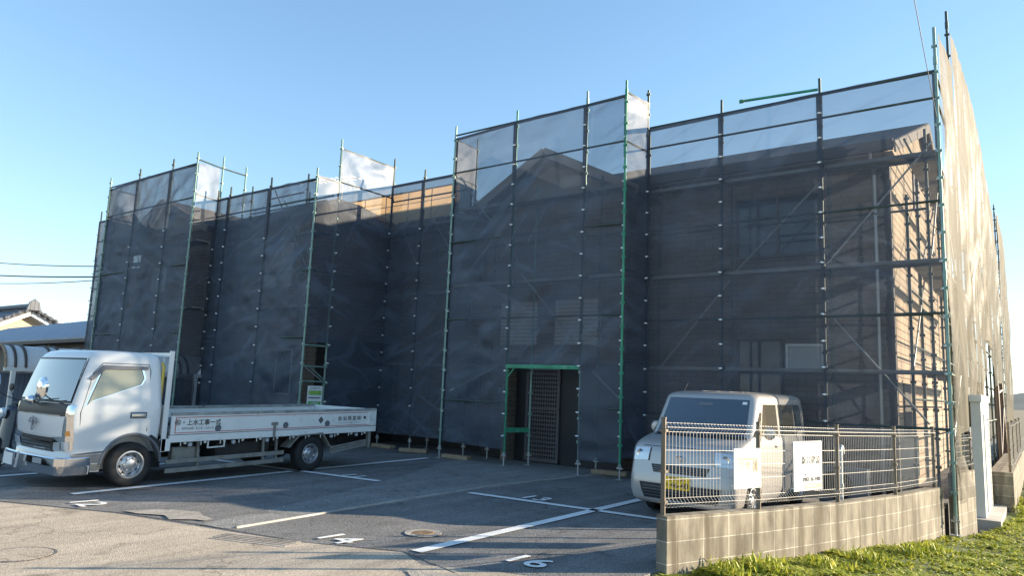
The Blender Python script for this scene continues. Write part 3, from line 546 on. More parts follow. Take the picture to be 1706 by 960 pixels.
# wing scaffold
XW = [-18.05, -17.45, -15.63, -13.8]; YW = 10.5
rl = rowrails(XW, YW, (6.43, 5.95, 4.2, 2.6))+[((-13.8, YW, z), (-13.8, 11.17, z)) for z in (6.5, 4.2, 2.45, 1.93, 1.58)]+[((-13.8, 11.17, z), (-13.78, YR, z)) for z in (7.38, 6.53, 4.2)]
rl += [((-17.45, 11.15, 6.1), (-14.2, 11.15, 6.1)), ((-16.6, 11.2, 6.45), (-15.2, 11.2, 6.45)), ((-14.9, 11.2, 6.2), (-14.0, 11.2, 6.2))]
br = [((-15.6, 10.6, 6.4), (-14.0, 10.6, 4.2)), ((-15.6, 10.9, 6.2), (-14.3, 10.9, 4.6)), ((-17.3, 10.6, 1.6), (-15.7, 10.6, 3.3)), ((-13.8, 10.6, 1.9), (-13.8, 11.1, 1.6))]
pw = [(-18.05, YW, 0, 6.7), (-17.45, YW, 0, 6.72), (-15.63, YW, 0, 6.72), (-13.8, YW, 0, 6.7), (-13.8, 11.17, 0, 7.62), (-17.45, 11.15, 0, 6.9), (-15.0, 11.15, 0, 6.9), (-14.9, 11.15, 0, 6.4)]
pk = [(a+.03, b-.03, YW+.12, 11.1, z) for z in (5.2, 3.4) for a, b in zip(XW, XW[1:])]
E4_ = scaffold('scaffold across the left wing with the green notice board at its corner', pw, rl, br, pk, lights=(3, 4))
for z in (2.42, 1.93, 1.58):
    mb = MB(); mb.tube([(-13.74, YW, z), (-13.74, 11.17, z)], .02, 8); o = mb.build('ladder_rail', MAT['pipe_lit'], E4_, smooth=True); o.matrix_parent_inverse = Matrix.Translation((18.05, -YW, 0))
mb = MB(); mb.tube([(-13.74, 10.7, 1.9), (-13.74, 11.15, 1.6)], .016, 8); o = mb.build('brace', MAT['pipe_lit'], E4_, smooth=True); o.matrix_parent_inverse = Matrix.Translation((18.05, -YW, 0))
part(MB().box(-14.748, -14.70, 11.62, 14.3, .43, 2.7), 'shade_panel', MAT['under'])  # dark panel added over the siding to stand for shade in the opening
# left tower scaffold
XT = [-22.8, -20.98, -19.11, -17.86]; YT = 9.7
rl = rowrails(XT, YT, (7.23, 6.3, 4.5, 2.7))+[((-17.86, YT, z), (-18.05, YW, z)) for z in (7.35, 6.4)]+[((-18.05, YW, 7.35), (-18.1, 11.3, 7.35)), ((-22.8, YT, 7.2), (-22.8, 10.6, 7.2)), ((-22.8, YT, 6.3), (-22.8, 10.6, 6.3))]
pt = [(-22.8, YT, 0, 7.55), (-20.98, YT, 0, 7.55), (-19.11, YT, 0, 7.55), (-17.86, YT, 0, 7.55), (-18.1, 11.3, 0, 7.6), (-22.8, 10.6, 0, 7.3), (-18.06, 10.56, 0, 7.7)]
scaffold('scaffold around the far left gabled tower', pt, rl, [((-20.9, 9.8, 5), (-19.3, 9.8, 6.6))], [(a+.03, b-.03, YT+.12, 10.3, z) for z in (5.2, 3.4) for a, b in zip(XT, XT[1:])], lights=(0, 3, 4, 6))
XZ = [-25.2, -24.2, -22.8]; YZ = 10.55
scaffold('lower scaffold at the far left end of the building', [(x, YZ, 0, 6.95) for x in XZ[:2]], rowrails(XZ, YZ, (6.6, 5.9, 4.9, 4.3, 3.4)), [], [])
# scaffold of the block behind, far right
YF = [33, 35, 37, 39]
scaffold('distant scaffold of the next block behind the tan net at the right edge', [(-1.17, y, -.3, 9.5) for y in YF], [((-1.17, a, z), (-1.17, b, z)) for z in (8.9, 6, 4, 2) for a, b in zip(YF, YF[1:])], [], [], jack=False)
# one loose pipe lying over the top rail
tag(MB().tube([(-4.36, 12.93, 7.22), (-2.98, 12.96, 7.16)], .025, 10).tube([(-4.38, 12.93, 7.22), (-4.30, 12.93, 7.218)], .036, 10).build('scaffold_pipe', MAT['green'], smooth=True), 'loose green scaffold pipe lying on the top rail of the right stretch', 'pipe')

# ------------------------------------------------------------------ safety nets
TIE = MB(); TIE.box(-.035, .035, -.012, .012, -.006, .006).box(-.012, .012, -.02, .02, -.014, .014)
def ridged(x): return 1-abs(2*(x-math.floor(x+.5)))
def crease(u, v, seed, ang, fr):
    s = u*math.cos(ang)+v*math.sin(ang); t = -u*math.sin(ang)+v*math.cos(ang)
    n = noise.noise((s*fr*.25+seed, t*fr, seed*1.7))+.5*noise.noise((s*fr*.5+seed, t*fr*2.3, seed))
    return -abs(n)
def net(label, pts, zb, zt, m='net', res=.085, amp=.022, seed=0, hole=None, ties=True, hem=True, fan=(), tie0=None, out=(0, -1), topz=None, tie_lo=.5, skip=(), fold=0):
    """pts: plan polyline of post positions with net offset already applied; zt: top height at each pt"""
    e = empty('safety_net', (pts[0][0], pts[0][1], 0), label=label, cat='safety net', group='mesh safety nets on the scaffold')
    inv = Matrix.Translation((-pts[0][0], -pts[0][1], 0)); nx, ny = out
    mb = MB(); hm = MB()
    if not isinstance(zt, (list, tuple)): zt = [zt]*len(pts)
    if not isinstance(zb, (list, tuple)): zb = [zb]*len(pts)
    run = 0
    for i in range(len(pts)-1):
        (x0, y0), (x1, y1) = pts[i], pts[i+1]; Ln = math.hypot(x1-x0, y1-y0)
        secs = [(zb[i], zb[i+1], zt[i], zt[i+1])]
        if hole and hole[0] == i: secs = [(hole[1], hole[1], zt[i], zt[i+1])]
        for za, zb_, zc, zd in secs:
            H = max(zc-za, zd-zb_); nu = max(4, int(Ln/res)); nv = max(4, int(H/res))
            def fn(u, v):
                x = x0+(x1-x0)*u; y = y0+(y1-y0)*u; z = (za+(zb_-za)*u)*(1-v)+(zc+(zd-zc)*u)*v
                edge = min(1, 6*u*(1-u))**.8; s = run+u*Ln
                d = amp*1.3*math.sin(PI*u)*(.5+noise.noise((s*.5, z*.6, seed)))
                d += amp*edge*(1.3*crease(s, z, seed+3, .7, 1.1)+1.0*crease(s, z, seed+9, 2.3, 1.5)+.6*crease(s, z, seed+5, .2, 2.6)+.35)
                d += amp*.25*noise.noise((s*5, z*4, seed))
                d = max(d, -.02)
                for (fx, fz, fa) in fan:      # pull folds radiating from a tied corner
                    dx, dz = s-fx, z-fz; rr = math.hypot(dx, dz)+.05
                    d += fa*edge*math.sin(11*math.atan2(dz, dx)+1.5*math.sin(rr*2))*math.exp(-rr/1.6)*min(1, rr/.5)
                if fold:
                    w1 = s+.22*z+.5*noise.noise((s*.3, z*.2, seed)); w2 = s*.9-.30*z+.6*noise.noise((s*.35, z*.25, seed+5))
                    d = fold*(.6*(.5+.5*math.sin(w1*2*PI/1.25))**2+.55*(.5+.5*math.sin(w2*2*PI/.8))**3*max(0, .6+1.4*noise.noise((s*.4, z*.3, seed+2)))-.3)
                    d += fold*.7*crease(s, z*.7, seed+4, 1.0, .8)+.06*math.sin(PI*u); d *= 1-.85*v**10
                return (x+nx*d, y+ny*d, z-(.012*math.sin(PI*u*4) if v > .999 else 0))
            mb.grid(fn, nu, nv)
        if hem:
            t = Vector((x1-x0, y1-y0, 0)).normalized(); o_ = Vector((nx, ny, 0))*.012
            a = Vector((x0, y0, zt[i]))+o_; b = Vector((x1, y1, zt[i+1]))+o_; dn = Vector((0, 0, -.07))
            hm.add([a, b, b+dn, a+dn], [(0, 1, 2, 3)])
        run += Ln
    o = mb.build('net_sheet', MAT[m], e, smooth=True, angle=180, recalc=False); o.matrix_parent_inverse = inv
    if hem:
        for i in range(len(pts)):
            x, y = pts[i]; j = max(0, i-1) if i == len(pts)-1 else i; k = j+1
            t = Vector((pts[k][0]-pts[j][0], pts[k][1]-pts[j][1], 0)).normalized(); o_ = Vector((nx, ny, 0))*.009; w = .055 if 0 < i < len(pts)-1 else .04
            a = Vector((x, y, 0))+o_; z0, z1 = max(zb[i], 0), zt[i]
            if hole and (i == hole[0] or i == hole[0]+1): z0 = hole[1]
            zm = max(z0, z1-1.35)
            hm.add([a-t*w+Vector((0, 0, z1)), a+t*w+Vector((0, 0, z1)), a+t*w*.8+Vector((0, 0, zm)), a-t*w*.8+Vector((0, 0, zm))], [(0, 1, 2, 3)])
            if zm > z0+.1: hm.add([a-t*.018+Vector((0, 0, zm)), a+t*.018+Vector((0, 0, zm)), a+t*.018+Vector((0, 0, z0)), a-t*.018+Vector((0, 0, z0))], [(0, 1, 2, 3)])
        o = hm.build('net_hem', MAT['hem'], e, recalc=False); o.matrix_parent_inverse = inv
    if ties:
        first = None
        for i, (x, y) in enumerate(pts):
            if i in skip: continue
            z = tie0[i] if tie0 else zt[i]-.45
            while z > tie_lo:
                if hole and z < hole[1] and 0: break
                if first is None: first = TIE.build('net_tie', MAT['tie'], e); q = first
                else: q = first.copy(); S.collection.objects.link(q); q.parent = e
                q.matrix_parent_inverse = inv; q.location = (x+nx*.04+random.uniform(-.01, .01), y+ny*.04, z+random.uniform(-.008, .008)); q.rotation_euler = (0, random.uniform(-.15, .15), math.atan2(ny, nx)+PI/2)
                z -= .45
    return e
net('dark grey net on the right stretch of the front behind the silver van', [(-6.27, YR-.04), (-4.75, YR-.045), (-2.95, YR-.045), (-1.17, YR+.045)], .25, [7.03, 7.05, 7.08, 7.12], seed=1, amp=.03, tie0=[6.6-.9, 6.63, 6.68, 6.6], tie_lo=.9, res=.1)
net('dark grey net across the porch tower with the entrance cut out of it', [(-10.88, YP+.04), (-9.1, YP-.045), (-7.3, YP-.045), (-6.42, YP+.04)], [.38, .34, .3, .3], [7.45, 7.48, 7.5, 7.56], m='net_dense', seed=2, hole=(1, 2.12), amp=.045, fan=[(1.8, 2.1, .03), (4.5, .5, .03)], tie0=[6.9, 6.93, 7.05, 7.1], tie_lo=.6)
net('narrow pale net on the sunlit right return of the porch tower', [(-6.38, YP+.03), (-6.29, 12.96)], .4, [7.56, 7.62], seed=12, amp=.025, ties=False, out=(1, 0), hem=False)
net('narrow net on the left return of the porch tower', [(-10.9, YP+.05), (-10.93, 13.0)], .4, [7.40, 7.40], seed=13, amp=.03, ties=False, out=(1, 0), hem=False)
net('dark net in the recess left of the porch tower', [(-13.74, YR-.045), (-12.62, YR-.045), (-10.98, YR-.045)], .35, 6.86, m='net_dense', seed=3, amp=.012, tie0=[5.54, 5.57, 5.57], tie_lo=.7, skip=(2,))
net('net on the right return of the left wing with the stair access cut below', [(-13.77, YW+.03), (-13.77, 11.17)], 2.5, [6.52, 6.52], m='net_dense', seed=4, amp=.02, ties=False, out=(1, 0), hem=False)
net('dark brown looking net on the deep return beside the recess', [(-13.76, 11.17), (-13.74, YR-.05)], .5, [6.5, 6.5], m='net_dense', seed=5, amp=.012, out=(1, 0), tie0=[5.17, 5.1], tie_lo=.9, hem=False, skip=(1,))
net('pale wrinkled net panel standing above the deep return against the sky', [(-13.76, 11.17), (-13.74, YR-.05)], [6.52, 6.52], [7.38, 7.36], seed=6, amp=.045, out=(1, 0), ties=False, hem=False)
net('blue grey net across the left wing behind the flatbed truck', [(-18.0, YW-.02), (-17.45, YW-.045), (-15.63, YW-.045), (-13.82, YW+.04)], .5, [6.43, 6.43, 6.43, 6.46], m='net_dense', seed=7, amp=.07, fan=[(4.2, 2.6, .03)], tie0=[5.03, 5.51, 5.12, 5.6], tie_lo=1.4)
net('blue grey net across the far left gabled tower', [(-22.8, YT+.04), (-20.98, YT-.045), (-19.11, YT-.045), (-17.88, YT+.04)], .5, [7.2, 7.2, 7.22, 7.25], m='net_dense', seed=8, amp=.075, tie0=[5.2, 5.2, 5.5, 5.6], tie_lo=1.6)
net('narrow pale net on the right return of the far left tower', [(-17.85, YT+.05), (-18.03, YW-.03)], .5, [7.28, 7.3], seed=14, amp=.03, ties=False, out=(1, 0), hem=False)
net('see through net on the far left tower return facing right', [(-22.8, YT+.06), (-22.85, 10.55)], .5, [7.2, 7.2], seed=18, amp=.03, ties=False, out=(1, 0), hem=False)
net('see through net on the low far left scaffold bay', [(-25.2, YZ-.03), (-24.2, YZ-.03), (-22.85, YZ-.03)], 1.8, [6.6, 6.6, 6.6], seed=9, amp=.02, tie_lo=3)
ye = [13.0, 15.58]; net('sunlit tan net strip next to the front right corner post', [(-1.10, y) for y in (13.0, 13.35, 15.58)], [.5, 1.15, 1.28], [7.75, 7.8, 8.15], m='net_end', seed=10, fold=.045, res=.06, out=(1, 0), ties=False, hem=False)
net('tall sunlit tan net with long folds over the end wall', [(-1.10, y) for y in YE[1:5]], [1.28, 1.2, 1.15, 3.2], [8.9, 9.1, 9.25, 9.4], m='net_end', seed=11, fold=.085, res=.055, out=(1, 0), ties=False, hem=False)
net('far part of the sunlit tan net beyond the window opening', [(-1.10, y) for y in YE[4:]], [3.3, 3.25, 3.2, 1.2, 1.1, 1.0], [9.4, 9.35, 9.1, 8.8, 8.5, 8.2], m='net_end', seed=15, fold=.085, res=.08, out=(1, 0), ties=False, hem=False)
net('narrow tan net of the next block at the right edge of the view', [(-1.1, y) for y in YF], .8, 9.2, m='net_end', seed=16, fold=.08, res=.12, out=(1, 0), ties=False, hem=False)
# flapping corner of net at the bottom of the end face
mb = MB(); mb.grid(lambda u, v: (-1.09+.16*u*(1-v)+.03*math.sin(7*u+3*v), 13.0+.75*u, .15+.55*v-.35*u*(1-v)*.4+.2*u+.02*math.sin(9*v)), 14, 14)
tag(mb.build('loose_net_corner', MAT['net_end'], smooth=True, recalc=False), 'loose pale flap of net hanging at the foot of the corner post', 'net flap')
# grey wall of the building behind the opening
tag(MB().box(-3.6, -1.9, 27.0, 27.2, -.3, 4.6).build('rear_wall', mat('rear_wall', (.42, .48, .50), .8, var=.05)), 'grey blue wall seen through the opening in the tan net', 'wall')

# ------------------------------------------------------------------ block walls and mesh fences
def lerpw(y):
    ys = [p[1] for p in WALLP]; return np.interp(y, ys, [p[0] for p in WALLP]), np.interp(y, ys, [p[2] for p in WALLP])
def block_wall(pts, depth, label, hgt=None, n=14):
    """pts (x,y,ztop): outer (right) face on the line, thickness to the left"""
    mb = MB(); T = .13; P = []
    for (a, b) in zip(pts, pts[1:]):
        for k in range(n): t = k/n; P.append([a[i]+(b[i]-a[i])*t for i in range(3)])
    P.append(list(pts[-1])); top = []; 
    ring = []
    for i, p in enumerate(P):
        q = P[min(i+1, len(P)-1)]; r = P[max(i-1, 0)]; d = Vector((q[0]-r[0], q[1]-r[1], 0)).normalized(); nL = Vector((-d.y, d.x, 0))
        ring.append([Vector((p[0], p[1], -depth)), Vector((p[0], p[1], p[2]))-nL*0, Vector((p[0], p[1], p[2]))+nL*T, Vector((p[0], p[1], -depth))+nL*T])
    v = [x for g in ring for x in g]; f = [(0, 1, 2, 3), tuple(len(v)-4+k for k in (3, 2, 1, 0))]
    for i in range(len(ring)-1):
        for k in range(3): f.append((i*4+k, i*4+k+1, i*4+4+k+1, i*4+4+k))
    mb.add(v, f); o = mb.build('block_wall', MAT['block']); tag(o, label, 'wall'); return o
block_wall(WALLP, .75, 'low stained concrete block wall along the grass in front of the van')
block_wall([(-1.13, 13.3, .57), (-.98, 14.5, .57)], .9, 'taller short block wall between the corner post and the white cabinet')
mb = MB(); mb.box(-.95, -.55, 17.7, 40, -1, .33); tag(mb.build('block_wall', MAT['block']), 'block wall beyond the white cabinet at the right edge', 'wall')
tag(MB().box(-1.2, -.68, 15.2, 17.7, -1, -.32).build('concrete_step', MAT['concrete']), 'flat concrete step at the foot of the white cabinet', 'step')
def mesh_panel(p, q, zb0, zb1, h, name='mesh_panel', parent=None, bends=(0, 1)):
    """welded wire panel between plan points; heights follow the wall"""
    p = Vector((*p, 0)); q = Vector((*q, 0)); L_ = (q-p).length; d = (q-p)/L_; n = Vector((-d.y, d.x, 0)); mb = MB()
    prof = [(0, .0), (.045, .045), (.0, .09), (.0, h-.09), (.045, h-.045), (0, h)]
    k = int(L_/.05)
    for i in range(k+1):
        t = (i+.5)/(k+1); b = p+d*L_*t+Vector((0, 0, zb0+(zb1-zb0)*t))
        mb.tube([b+n*u*-1+Vector((0, 0, z)) for u, z in prof], .0023, 4, caps=False)
    for u, z in [(0, .005), (.045, .045), (0, .09), (0, h*.33), (0, h*.5), (0, h*.67), (0, h-.09), (.045, h-.045), (0, h-.005)]:
        a = p-n*u+Vector((0, 0, zb0+z)); b = q-n*u+Vector((0, 0, zb1+z)); mb.tube([a, b], .0019, 5)
    return mb.build(name, MAT['fence'], parent)
def fence(pts, h, label, bot=.06, post_z=None):
    e = empty('mesh_fence', (0, 0, 0), label=label, cat='fence')
    for (a, b) in zip(pts, pts[1:]): mesh_panel(a[:2], b[:2], a[2]+bot, b[2]+bot, h, parent=e)
    for i, a in enumerate(pts):
        mb = MB(); mb.tube([(a[0]-.0, a[1], a[2]-.1), (a[0], a[1], a[2]+h+.09)], .024, 10); mb.tube([(a[0], a[1], a[2]+h+.09), (a[0], a[1], a[2]+h+.105)], .028, 10)
        for z in (.12, h*.5, h-.02): mb.box(a[0]-.034, a[0]+.034, a[1]-.03, a[1]+.03, a[2]+z-.012, a[2]+z+.012)
        mb.build('post', MAT['fencepost'], e, smooth=True)
    return e
off = -.05
def wp(y): x, z = lerpw(y); return (x+off, y, z)
fence([(-2.92, 6.43, .50), wp(7.76), wp(9.31), wp(10.98), wp(12.7)], .80, 'white wire mesh fence with bent top on the low block wall by the van')
fence([(-1.16, 13.36, .57), (-1.03, 14.4, .57)], .52, 'short wire mesh fence on the taller wall under the tan net')
fence([(-.6, 17.9, .33), (-.6, 20, .33), (-.6, 23, .33), (-.6, 26, .33)], .9, 'wire mesh fence on the wall at the right edge of the view')
# low rail fence inside (vent pipe)
e = empty('vent_pipe', (-1.98, 9.45, 0), label='short grey vent pipe with a hooked top behind the mesh fence', cat='pipe')
MB().tube([(0, 0, .0), (0, 0, .95), (0, .02, 1.02), (0, .07, 1.05), (0, .12, 1.02), (0, .13, .96)], .03, 10).build('pipe', MAT['galv'], e, smooth=True); MB().tube([(0, 0, .55), (0, 0, .60)], .04, 10).build('collar', MAT['galv'], e)
e.location = (-2.1, 9.9, 0)
# white louvred cabinet
e = empty('utility_cabinet', (-1.0, 15.4, -.32), label='tall narrow white cabinet with a louvred side at the end of the block wall', cat='cabinet')
MB().box(-.06, .10, 0, 2.2, 0, 2.02).build('body', MAT['cabinet'], e, bevel=.006)
MB().box(-.10, .12, -.05, 2.26, 2.02, 2.15).build('cap', MAT['cabinet'], e, bevel=.01)
mb = MB(); mb.box(.10, .104, .5, 1.6, .1, 1.72)
mb.build('louvre_back', MAT['greytrim'], e)
mb = MB()
for k in range(16): z = .14+k*.1; mb.bar((.112, .52, z), (.112, 1.58, z), .004, .075)
mb.build('louvre', MAT['cabinet'], e); MB().box(.10, .125, .42, .5, .05, 1.8).box(.10, .125, 1.6, 1.68, .05, 1.8).box(.10, .125, .5, 1.6, 1.72, 1.8).build('trim', MAT['cabinet'], e)
# dark gas bottle / meter behind the fence near the corner
e = empty('water_heater', (-1.95, 14.6, 0), label='beige wall heater box with pipes at the foot of the sunlit end wall', cat='heater')
MB().box(-.12, .12, -.25, .25, .35, 1.0).build('body', MAT['cabinet'], e, bevel=.012)
MB().tube([(0, -.1, 0), (0, -.1, .35)], .015, 8).build('pipe', MAT['galv'], e); MB().tube([(0, .1, 0), (0, .1, .35)], .015, 8).build('pipe', MAT['galv'], e)
MB().box(.12, .13, -.15, .15, .8, .92).build('vent_grille', MAT['dark'], e)
e = empty('outdoor_unit', (-2.55, 12.3, 0), label='dark outdoor air conditioner unit behind the mesh fence near the corner', cat='air conditioner')
MB().box(-.35, .35, -.13, .13, .05, .6).build('casing', MAT['greytrim'], e, bevel=.012); MB().lathe([(0, 0), (.2, 0), (.21, .01), (.22, 0)], 'Y', c=(-.08, -.145, .33), n=24).build('fan_guard', MAT['dark'], e)
MB().box(-.3, -.2, -.1, .1, 0, .05).build('foot', MAT['galv'], e); MB().box(.2, .3, -.1, .1, 0, .05).build('foot', MAT['galv'], e)
# bamboo bundle / dark clutter at far gap
tag(MB().tube([(-1.0, 24.2, -.3), (-1.02, 24.3, 2.2)], .05, 8).tube([(-.9, 25.2, -.3), (-.95, 25.0, 2.3)], .05, 8).tube([(-1.02, 24.3, 2.0), (-.95, 25.0, 2.1)], .04, 8).tube([(-1.0, 24.2, .3), (-.93, 25.1, 1.7)], .04, 8).build('pipe_frame', MAT['alu_dark'], smooth=True), 'dark pipe frame standing in the gap right of the white cabinet', 'pipe frame')
# signs tied to the fence
def fence_sign(y0, y1, z0, z1, label, items, name='notice_board'):
    x0, _ = lerpw(y0); x1, _ = lerpw(y1); p = Vector((x0+.0, y0, 0)); q = Vector((x1+.0, y1, 0)); d = (q-p); L_ = d.length; a = math.atan2(d.y, d.x)
    e = empty(name, (p+d/2)+Vector((0, 0, (z0+z1)/2)), a, label=label, cat='sign', group=None)
    H = z1-z0; MB().box(-L_/2, L_/2, -.004, .004, -H/2, H/2).build('board', MAT['sign'], e)
    for it in items:
        if it[0] == 't': _, txt, sz, x, z, m = it; font_mesh(txt, sz, 'lettering', MAT[m], e, (x*L_, -.0062, z*H), (PI/2, 0, 0))
        elif it[0] == 'r': _, xa, xb, za, zb, m = it; MB().box(xa*L_, xb*L_, -.0058, -.0042, za*H, zb*H).build('colour_panel', MAT[m], e)
        elif it[0] == 'o':
            _, x, z, r, m = it; MB().lathe([(r*.72, 0), (r*.72, -.002), (r, -.002), (r, 0)], 'Y', c=(x*L_, -.0045, z*H), n=28).build('emblem', MAT[m], e)
    for sx in (-1, 1):
        for sz_ in (-1, 1): MB().tube([(sx*(L_/2-.02), -.008, sz_*(H/2-.03)), (sx*(L_/2-.02), .05, sz_*(H/2-.03))], .004, 5).build('tie', MAT['tie'], e)
    return e
fence_sign(7.30, 7.72, .70, 1.10, 'white board with a small tan framed table on the fence left of the post', [('r', -.36, .38, -.10, .26, 'signtan'), ('r', -.34, .18, -.08, .20, 'sign'), ('r', .2, .36, -.08, .20, 'sign'), ('t', '管理', .09, -.10, .06, 'signtan'), ('t', '入居', .05, .28, .12, 'signtan'), ('t', '募集', .05, .28, 0, 'signtan')])
fence_sign(8.32, 8.88, .62, 1.16, 'white board with a ring mark and phone number on the fence right of the post', [('o', -.32, .38, .035, 'signtan'), ('t', '新公建設', .10, .10, .10, 'ink'), ('t', '0983-26-4480', .066, .12, -.28, 'ink'), ('t', 'TEL', .03, -.1, -.18, 'ink_grey'), ('r', -.12, .48, -.47, -.37, 'signtan'), ('r', -.06, .34, -.435, -.405, 'sign')])

# ------------------------------------------------------------------ loft body
def rrect(hw, yf, yr, rc, bulge=.05, nf=13, ns=15, nc=5, nr=7, cx=0, taper=0):
    """closed outline, counter-clockwise from front-left going along the front to the right"""
    P = []
    for i in range(nf): x = -hw+rc+(2*hw-2*rc)*i/(nf-1); P.append((x, yf-bulge*(1-(x/max(hw-rc, .01))**2)))
    for i in range(1, nc+1): a = -PI/2+PI/2*i/(nc+1); P.append((hw-rc+rc*math.cos(a), yf+rc+rc*math.sin(a)))
    for i in range(ns): P.append((hw, yf+rc+(yr-rc-(yf+rc))*i/(ns-1)))
    for i in range(1, nc+1): a = PI/2*i/(nc+1); P.append((hw-rc+rc*math.cos(a), yr-rc+rc*math.sin(a)))
    for i in range(nr): P.append((hw-rc-(2*hw-2*rc)*i/(nr-1), yr))
    for i in range(1, nc+1): a = PI/2+PI/2*i/(nc+1); P.append((-hw+rc+rc*math.cos(a), yr-rc+rc*math.sin(a)))
    for i in range(ns): P.append((-hw, yr-rc-(yr-rc-(yf+rc))*i/(ns-1)))
    for i in range(1, nc+1): a = PI+PI/2*i/(nc+1); P.append((-hw+rc+rc*math.cos(a), yf+rc+rc*math.sin(a)))
    return P
def loft(levels):
    mb = MB(); n = None
    for (z, yf, yr, hw, rc, bu) in levels:
        P = rrect(hw, yf, yr, rc, bu); n = len(P); mb.v += [(x, y, z) for x, y in P]
    for k in range(len(levels)-1):
        for i in range(n): mb.f.append((k*n+i, k*n+(i+1) % n, (k+1)*n+(i+1) % n, (k+1)*n+i)); mb.m.append(0)
    mb.f.append(tuple(range(n))); mb.m.append(0); mb.f.append(tuple(reversed(range((len(levels)-1)*n, len(levels)*n)))); mb.m.append(0)
    return mb
def cut_wheels(o, wheels, hw):
    for (y, z, r) in wheels:
        for s in (-1, 1):
            c = MB().lathe([(0, s*(hw-.24)), (r, s*(hw-.24)), (r, s*(hw+.3)), (0, s*(hw+.3))], 'X', c=(0, y, z), n=40).build('cut', MAT['dark'])
            c.parent = o.parent; md = o.modifiers.new('b', 'BOOLEAN'); md.operation = 'DIFFERENCE'; md.object = c; md.solver = 'EXACT'
            bpy.context.view_layer.update(); bake(o); bpy.data.objects.remove(c)
def lv_at(levels, z, k):
    zs = [l[0] for l in levels]; return float(np.interp(z, zs, [l[k] for l in levels]))
def front_patch(levels, poly4, nu, nv, offd, thick=.004):
    """quad given as (x,z) corners bl,br,tr,tl wrapped on the front face"""
    def fn(u, v):
        a = Vector(poly4[0]).lerp(Vector(poly4[1]), u); b = Vector(poly4[3]).lerp(Vector(poly4[2]), u); p = a.lerp(b, v); x, z = p
        hw = lv_at(levels, z, 3)-lv_at(levels, z, 4); yf = lv_at(levels, z, 1); bu = lv_at(levels, z, 5); ex = max(0, abs(x)-hw); rc = lv_at(levels, z, 4)
        y = yf-bu*max(0, 1-(x/hw)**2) if ex == 0 else yf+rc-math.sqrt(max(rc*rc-ex*ex, 0))
        return (x, y-offd, z)
    return MB().grid(fn, nu, nv)
def side_patch(levels, poly, side, offd, m, name, parent, nsub=1):
    """polygon (y,z) on the flank"""
    mb = MB(); v = [(side*(lv_at(levels, z, 3)+offd), y, z) for y, z in poly]; mb.add(v, [tuple(range(len(v)))]); 
    return mb.build(name, m, parent, solid=0)
def wheel(parent, name, x, y, z, r, rr_, w, side, hub='steel', dual=False):
    e = bpy.data.objects.new(name, None); S.collection.objects.link(e); e.parent = parent; e.location = (x, y, z); e.empty_display_size = .1
    s = side
    MB().lathe([(rr_, -s*w*.5), (r-.03, -s*w*.5), (r-.004, -s*w*.36), (r, -s*w*.2), (r-.006, -s*.01), (r-.006, s*.01), (r, s*w*.2), (r-.004, s*w*.36), (r-.03, s*w*.5), (r-.075, s*w*.52), (rr_+.012, s*w*.46), (rr_, s*w*.40)], 'X', n=48).build('tyre', MAT['tyre'], e, smooth=True, angle=60)
    mb = MB(); mb.lathe([(rr_+.01, s*w*.46), (rr_-.006, s*w*.47), (rr_-.016, s*w*.40), (rr_-.022, s*w*.15), (rr_*.80, s*w*.10), (rr_*.60, s*(w*.28)), (rr_*.42, s*(w*.34)), (rr_*.38, s*(w*.42)), (rr_*.22, s*(w*.46)), (.001, s*(w*.47))], 'X', n=48)
    nh = 8 if hub == 'steel' else 6
    for k in range(nh):
        a = 2*PI*k/nh+.2; mb.lathe([(.0, s*w*.235), (rr_*.11, s*w*.235), (rr_*.11, s*w*.18)], 'X', c=(0, rr_*.68*math.cos(a), rr_*.68*math.sin(a)), n=12, mi=1)
    for k in range(6): a = 2*PI*k/6; mb.lathe([(0, s*w*.47), (.016, s*w*.46), (.016, s*w*.34)], 'X', c=(0, rr_*.47*math.cos(a), rr_*.47*math.sin(a)), n=6)
    mb.build('rim', [MAT['rim'], MAT['dark']], e, smooth=True, angle=30)
    return e

# ------------------------------------------------------------------ silver van (front towards -Y)
V = empty('parked_van', (-3.845, 8.97, 0), rad(0), label='silver boxy van with yellow number plate parked behind the mesh fence', cat='van')
VL = [(.19, .09, 3.33, .66, .10, .05), (.24, .03, 3.38, .71, .10, .045), (.36, -.01, 3.40, .735, .11, .05), (.50, -.01, 3.40, .738, .12, .055), (.62, .02, 3.40, .738, .12, .055),
      (.74, .05, 3.40, .738, .13, .055), (.84, .07, 3.40, .738, .13, .055), (.91, .10, 3.40, .737, .14, .055), (.96, .17, 3.395, .735, .14, .055), (1.01, .32, 3.39, .73, .14, .055), (1.05, .54, 3.385, .722, .10, .045), (1.075, .66, 3.38, .720, .11, .06),
      (1.30, .84, 3.37, .704, .10, .06), (1.50, .97, 3.35, .686, .11, .06), (1.60, 1.03, 3.33, .676, .12, .06), (1.64, 1.08, 3.31, .655, .13, .05), (1.665, 1.15, 3.27, .62, .14, .05), (1.68, 1.27, 3.18, .56, .15, .04), (1.692, 1.5, 3.0, .42, .15, .02)]
body = loft(VL).build('body', MAT['silver'], V)
cut_wheels(body, [(.70, .27, .325), (2.98, .27, .325)], .70)
body.data.polygons.foreach_set('use_smooth', [True]*len(body.data.polygons)); body.data.set_sharp_from_angle(angle=rad(38))
for y, nm in ((.70, 'wheel'), (2.98, 'wheel')):
    for s in (-1, 1): wheel(V, nm, s*.655, y, .27, .27, .165, .15, s)
front_patch(VL, [(-.63, 1.09), (.63, 1.09), (.585, 1.585), (-.585, 1.585)], 20, 8, .006).build('windscreen', MAT['vanglass'], V, smooth=True)
